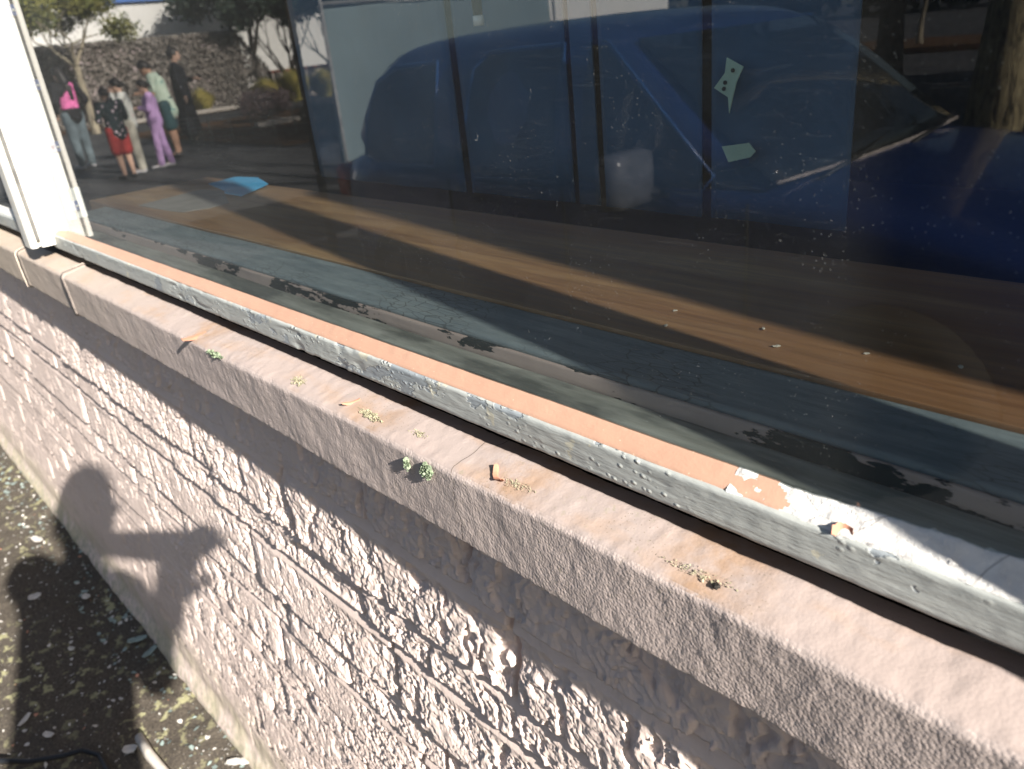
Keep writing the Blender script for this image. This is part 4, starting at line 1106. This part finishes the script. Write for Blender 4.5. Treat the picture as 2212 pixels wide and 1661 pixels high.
def person(loc, H, face, label, skin=SKIN2, arms=('down', 'down'), lean=0.0, head_pitch=0.0, hair='short', top=None, bottom=None, legs='trousers', topmat=None, botmat=None, shoemat=None, step=.0, long_top=0.0, build=1.0, hood=False, skirt=False, vox=.011, hands=True, knee=0.0, group=None, slv=1.0):
    """local frame: +y faces forward, x to the person's right; face = heading angle of +y from world +y"""
    k = H / 1.7
    def sc(v): return Vector(v) * k
    pel = sc((0, 0, .92)); ln = Matrix.Rotation(-lean, 3, 'X')
    def T(v): return pel + ln @ (sc(v) - pel)            # torso-space points lean about the pelvis
    neck = T((0, -.005, 1.43)); chest = T((0, 0, 1.27)); waist = T((0, 0, 1.06))
    hp = Matrix.Rotation(-(lean + head_pitch), 3, 'X')
    hc = neck + hp @ sc((0, .025, .145))
    b = build
    caps = [(pel, waist, .115 * k * b, .108 * k * b), (waist, chest, .105 * k * b, .12 * k * b), (chest, T((0, -.01, 1.37)), .12 * k * b, .075 * k), (neck - sc((0, 0, .05)), neck + hp @ sc((0, .01, .07)), .052 * k, .048 * k)]
    balls = [(hc, .098 * k, (.80, .98, 1.17), hp), (hc + hp @ sc((0, .065, -.065)), .042 * k, (1, .9, .9), hp), (hc + hp @ sc((0, .100, -.015)), .014 * k, (.8, 1.1, 1.3), hp),
             (hc + hp @ sc((.078, -.005, -.01)), .021 * k, (.4, .9, 1.3), hp), (hc + hp @ sc((-.078, -.005, -.01)), .021 * k, (.4, .9, 1.3), hp),
             (hc + hp @ sc((0, .085, -.062)), .014 * k, (1.5, .8, .5), hp)]
    J = {}
    for sg in (1, -1):
        sh_ = T((sg * .165 * b, -.005, 1.385)); mode = arms[0] if sg > 0 else arms[1]
        if mode == 'down': el = sh_ + sc((sg * .05, -.02, -.27)); wr = el + sc((sg * .01, .05, -.24))
        elif mode == 'pocket': el = sh_ + sc((sg * .10, -.08, -.25)); wr = el + sc((-sg * .07, .16, -.16))
        elif mode == 'front': el = sh_ + sc((sg * .06, .03, -.27)); wr = el + sc((-sg * .10, .22, .02))
        elif mode == 'face': el = sh_ + sc((sg * .03, .13, -.24)); wr = hc + hp @ sc((sg * .04, .13, -.09))
        elif mode == 'cross': el = sh_ + sc((sg * .07, .06, -.26)); wr = el + sc((-sg * .20, .16, .05))
        else: el, wr = mode[0], mode[1]
        J[sg] = (sh_, el, wr)
        caps += [(chest + Vector((0, 0, .05 * k)), sh_, .085 * k, .062 * k), (sh_, el, .052 * k, .040 * k), (el, wr, .040 * k, .026 * k)]
        d = (Vector(mode[2]) if len(mode) == 3 and not isinstance(mode, str) else (wr - el)).normalized()
        side = d.cross(Vector((0, 0, 1))) if abs(d.z) < .9 else Vector((1, 0, 0)); side.normalize(); nrm = side.cross(d)
        palm = wr + d * .05 * k
        caps.append((wr, palm + d * .03 * k, .026 * k, .030 * k))
        if hands:
            for fi, (o_, l_) in enumerate(((-.027, .062), (-.009, .075), (.009, .070), (.026, .055))):
                p0 = palm + d * .035 * k + side * o_ * k; p1 = p0 + (d * l_ * .55 - nrm * .010) * k; p2 = p1 + (d * l_ * .45 - nrm * .028) * k
                caps += [(p0, p1, .0095 * k, .0088 * k), (p1, p2, .0088 * k, .0075 * k)]
            t0 = wr + d * .025 * k + side * .024 * k; t1 = t0 + (d * .03 + side * .028) * k; t2 = t1 + (d * .032 + side * .006) * k
            caps += [(t0, t1, .012 * k, .0105 * k), (t1, t2, .0105 * k, .009 * k)]
        hip = pel + sc((sg * .085, 0, -.03)); kn = sc((sg * .095, step * sg * .5 + knee, .49)); an = sc((sg * .10, step * sg - .02, .075)); toe = sc((sg * .115, step * sg + .15, .035))
        J[sg * 2] = (hip, kn, an, toe)
        caps += [(hip, kn, .088 * k * b, .055 * k * b), (kn, an, .054 * k * b, .036 * k), (an, toe, .036 * k, .026 * k)]
    body = caps_mesh('person', caps, balls, vox * k, skin)
    tag(body, label, 'person', group)
    pl = Matrix.Translation(loc) @ Matrix.Rotation(face, 4, 'Z'); body.matrix_world = pl
    def child(nm, c, bl, mat, v=None, sm=5):
        o = caps_mesh(nm, c, bl, (v or vox * 1.25) * k, mat, None, sm); o.parent = body; return o
    # eyes
    for sg in (1, -1):
        bm = bmesh.new(); bmesh.ops.create_uvsphere(bm, u_segments=10, v_segments=8, radius=.0125 * k); e = from_bm('eye', bm, simple('eye', (.05, .04, .04), .2, .6) if 'eye' not in bpy.data.materials else bpy.data.materials['eye'], body, True); e.location = hc + hp @ sc((sg * .034, .083, .008))
    # hair
    hb = [(hc + hp @ sc((0, -.012, .022)), .104 * k, (.84, .98, 1.12), hp)]
    hcaps = []
    if hair == 'long': hcaps = [(hc + hp @ sc((0, -.06, -.02)), T((0, -.10, 1.36)), .075 * k, .07 * k), (T((0, -.10, 1.36)), T((0, -.135, 1.18)), .07 * k, .04 * k)]
    if hair == 'tail': hcaps = [(hc + hp @ sc((0, -.08, .03)), hc + hp @ sc((0, -.14, -.02)), .03 * k, .03 * k), (hc + hp @ sc((0, -.14, -.02)), hc + hp @ sc((0, -.13, -.18)), .03 * k, .012 * k)]
    if hair == 'bun': hb.append((hc + hp @ sc((0, -.04, .13)), .045 * k, (1, 1, 1)))
    ho = child('hair', hcaps, hb, HAIR)
    bm = bmesh.new(); bm.from_mesh(ho.data)             # open the face side
    dead = []
    for f in bm.faces:
        q = (hp.transposed() @ (f.calc_center_median() - hc)) / k
        if q.y > .045 and q.z < .055: dead.append(f)
    bmesh.ops.delete(bm, geom=dead, context='FACES'); bm.to_mesh(ho.data); bm.free()
    # garments follow the body
    if topmat:
        g = .017 * k
        hem = T((0, 0, .90 - long_top))
        c = [(hem, waist, (.128 * b + .02) * k, (.118 * b + .012) * k), (waist, chest, (.116 * b + .012) * k, (.128 * b + .01) * k), (chest, T((0, -.01, 1.375)), (.128 * b + .008) * k, .085 * k)]
        for sg in (1, -1):
            sh_, el, wr = J[sg]; sleeve = wr if top != 'short' else sh_.lerp(el, .75)
            c += [(chest + Vector((0, 0, .05 * k)), sh_, .093 * k, .075 * k)]
            if top == 'short': c += [(sh_, sleeve, .072 * k, .066 * k)]
            else: c += [(sh_, el, .070 * k * slv, .060 * k * slv), (el, wr.lerp(el, .06), .058 * k * slv, .044 * k * slv)]
        bl = []
        if hood: c += [(T((0, -.09, 1.40)), T((0, -.07, 1.47)), .07 * k, .055 * k)]
        child('top', c, bl, topmat)
    if botmat:
        c = [(pel + sc((0, 0, .06)), pel - sc((0, 0, .03)), .125 * k * b, .128 * k * b)]
        for sg in (1, -1):
            hip, kn, an, toe = J[sg * 2]
            if legs == 'shorts': c += [(hip, hip.lerp(kn, .85), .10 * k * b, .092 * k * b)]
            else: c += [(hip, kn, .102 * k * b, .076 * k * b), (kn, an + sc((0, 0, .02)), .076 * k * b, .064 * k)]
        if skirt: c += [(pel, sc((0, 0, .30)), .14 * k, .20 * k)]
        child('trousers' if legs != 'shorts' else 'shorts', c, [], botmat)
    for sg in (1, -1):
        hip, kn, an, toe = J[sg * 2]
        child('shoe', [(an + sc((0, -.015, -.03)), toe + sc((0, 0, .003)), .043 * k, .036 * k), (an + sc((0, -.02, -.035)), an + sc((0, .02, .0)), .04 * k, .042 * k)], [], shoemat or PLAS, .011)
    return body
def patterned(name, base, spot, scale, lo, hi, kind='noise', spot2=None):
    m = MT(name, .85, .15)
    n = m.noise(scale, 3, .55, None, .8) if kind == 'noise' else m.voro(scale)
    f = m.ramp(n, [(lo, 0.0), (hi, 1.0)] if kind == 'noise' else [(lo, 1.0), (hi, 0.0)])
    c = m.mix(f, base, spot)
    if spot2: c = m.mix(m.ramp(m.noise(scale * .8, 3, .5, m.coord((1.1, 1, .9))), [(.60, 0.0), (.66, 1.0)]), c, spot2)
    m.color(c); m.bump(m.noise(9, 4), .02, .5); return m.m
# black hoodie with a large pink print down the back
def hoodie_mat():
    m = MT('black_hoodie_pink_print', .9, .1)
    sep = m.N('ShaderNodeSeparateXYZ'); m.L(m.coord(), sep.inputs[0])
    n = m.noise(17, 2, .5); n2 = m.noise(9, 2)
    # print runs slanting across the back: distance from a slanted line in x,z
    ln_ = m.math('ADD', m.math('MULTIPLY', sep.outputs[0], 1.0), m.math('MULTIPLY', m.math('SUBTRACT', sep.outputs[2], 1.18), .28))
    wdt = m.math('ADD', .055, m.math('MULTIPLY', m.math('SUBTRACT', 1.40, sep.outputs[2]), .30))
    a = m.math('LESS_THAN', m.math('ADD', m.math('ABSOLUTE', ln_), m.math('MULTIPLY', m.math('SUBTRACT', n2, .5), .16)), wdt)
    zt = m.math('MULTIPLY', m.math('LESS_THAN', sep.outputs[2], 1.40), m.math('GREATER_THAN', sep.outputs[2], 1.00))
    bk = m.math('LESS_THAN', sep.outputs[1], .02)
    hol = m.math('GREATER_THAN', m.math('ABSOLUTE', m.math('SUBTRACT', n, .5)), .018)
    f = m.math('MULTIPLY', m.math('MULTIPLY', a, zt), m.math('MULTIPLY', bk, hol))
    m.color(m.mix(f, (.018, .018, .021), (.85, .20, .48))); m.bump(m.noise(8, 4), .02, .6); return m.m
JEANS = simple('washed_grey_jeans', (.13, .17, .19), .9, .1, .35, 7, .004); BLACKC = simple('black_cloth', (.012, .013, .018), .9, .1, .3, 10, .01)
WHC = patterned('white_shirt_pink_patch', (.62, .64, .60), (.72, .30, .30), 6, .66, .70); LIL = simple('lilac_fleece', (.55, .36, .66), .9, .1, .22, 9, .02)
TIE = patterned('pale_green_tie_dye', (.46, .56, .46), (.05, .22, .22), 7, .56, .66, spot2=(.75, .80, .72)); FLO = patterned('dark_floral', (.018, .030, .035), (.62, .50, .56), 13, .18, .26, 'voro')
RED = simple('dark_red_cloth', (.30, .035, .035), .85, .15, .25, 8, .01); CREAM = simple('cream_cloth', (.58, .56, .47), .85, .1, .1, 8, .01)
NAVY = simple('dark_teal_shorts', (.03, .07, .08), .9, .1); WSHOE = simple('white_trainer', (.55, .55, .57), .6, .3)
# heading: they look towards the shops further down the street (-x) or across to the shop front (+y)
person((-15.5, -3.72, 0), 1.66, R(70), 'person in black hoodie with big pink print and faded jeans, back turned', arms=('pocket', 'pocket'), hair='long', topmat=hoodie_mat(), botmat=JEANS, shoemat=WSHOE, build=1.12, hood=True, head_pitch=.2)
person((-12.85, -3.55, 0), 1.30, R(75), 'child in a dark floral jacket and red shorts, head bowed', arms=('front', 'front'), head_pitch=.35, topmat=FLO, botmat=RED, legs='shorts', build=1.35, long_top=.02, hood=True)
person((-13.3, -3.90, 0), 1.40, R(25), 'child in a white top and cream trousers holding a hand to the face', arms=('face', 'front'), head_pitch=.25, hair='tail', topmat=WHC, botmat=CREAM, shoemat=WSHOE)
person((-13.45, -4.33, 0), 1.34, R(20), 'child in a lilac tracksuit with arms folded, standing nearest the kerb', arms=('cross', 'cross'), head_pitch=.3, hair='tail', topmat=LIL, botmat=LIL, shoemat=WSHOE, step=.10, build=1.05)
person((-14.7, -5.02, 0), 1.66, R(30), 'youth in a loose pale green tie-dye shirt and dark shorts, bent forward', skin=SKIN, arms=('front', 'front'), lean=.20, head_pitch=.35, topmat=TIE, top='short', botmat=NAVY, legs='shorts', long_top=.10, build=1.15)
person((-17.0, -6.25, 0), 1.82, R(200), 'tall person dressed all in black down to the ankles, hair in a top knot', arms=('front', 'down'), hair='bun', topmat=BLACKC, botmat=BLACKC, skirt=True, long_top=.25, build=1.1)

# ---- the photographer, standing behind the phone; only the shadow falls in the picture
PH = simple('phone_black', (.015, .015, .018), .2, .5)
cm_ = Matrix.Translation(cam.location) @ M3.to_4x4()
cm_ = Matrix.Translation(Vector((0, -.347, 1.42))) @ M3.to_4x4()
ph = empty('mobile_phone'); ph.matrix_world = cm_; tag(ph, 'black mobile phone held out level in both hands, facing the window', 'phone')
bm = bmesh.new(); bx(bm, -.022, .142, -.060, .016, .0075, .0155, .003); from_bm('phone_body', bm, PH, ph)
bm = bmesh.new(); bx(bm, -.019, .139, -.057, .013, .0158, .0162); from_bm('screen', bm, CGL, ph)
TH = R(28)
Rz = Matrix.Rotation(TH, 3, 'Z')
head_w = Vector((.195, -.440, 1.745)); Hh = 1.80; kk = Hh / 1.7; LEAN = .31; PITCH = .12
_p = Vector((0, 0, .92)) * kk; _ln = Matrix.Rotation(-LEAN, 3, 'X'); _n = _p + _ln @ (Vector((0, -.005, 1.43)) * kk - _p)
_hc = _n + Matrix.Rotation(-(LEAN + PITCH), 3, 'X') @ (Vector((0, .025, .145)) * kk)
base_w = head_w - Rz @ _hc; base_w.z = 0
def loc_of(wp): return Rz.transposed() @ (Vector(wp) - base_w)
camp = Vector((0, -.347, 1.42))
def cpt(a, b, c): return camp + right * a + up * b + fwd * c
upl = Rz.transposed() @ up
armR = (loc_of((.175, -.39, 1.09)), loc_of(cpt(.150, -.150, -.030)), upl)
armL = (loc_of((.03, -.62, 1.02)), loc_of(cpt(-.045, -.150, -.030)), upl)
person(base_w, Hh, TH, 'photographer in dark clothes holding a phone out in both hands close to the window', arms=(armR, armL), lean=LEAN, head_pitch=PITCH, topmat=BLACKC, botmat=NAVY, build=1.02, vox=.009, hair='short', slv=.72)
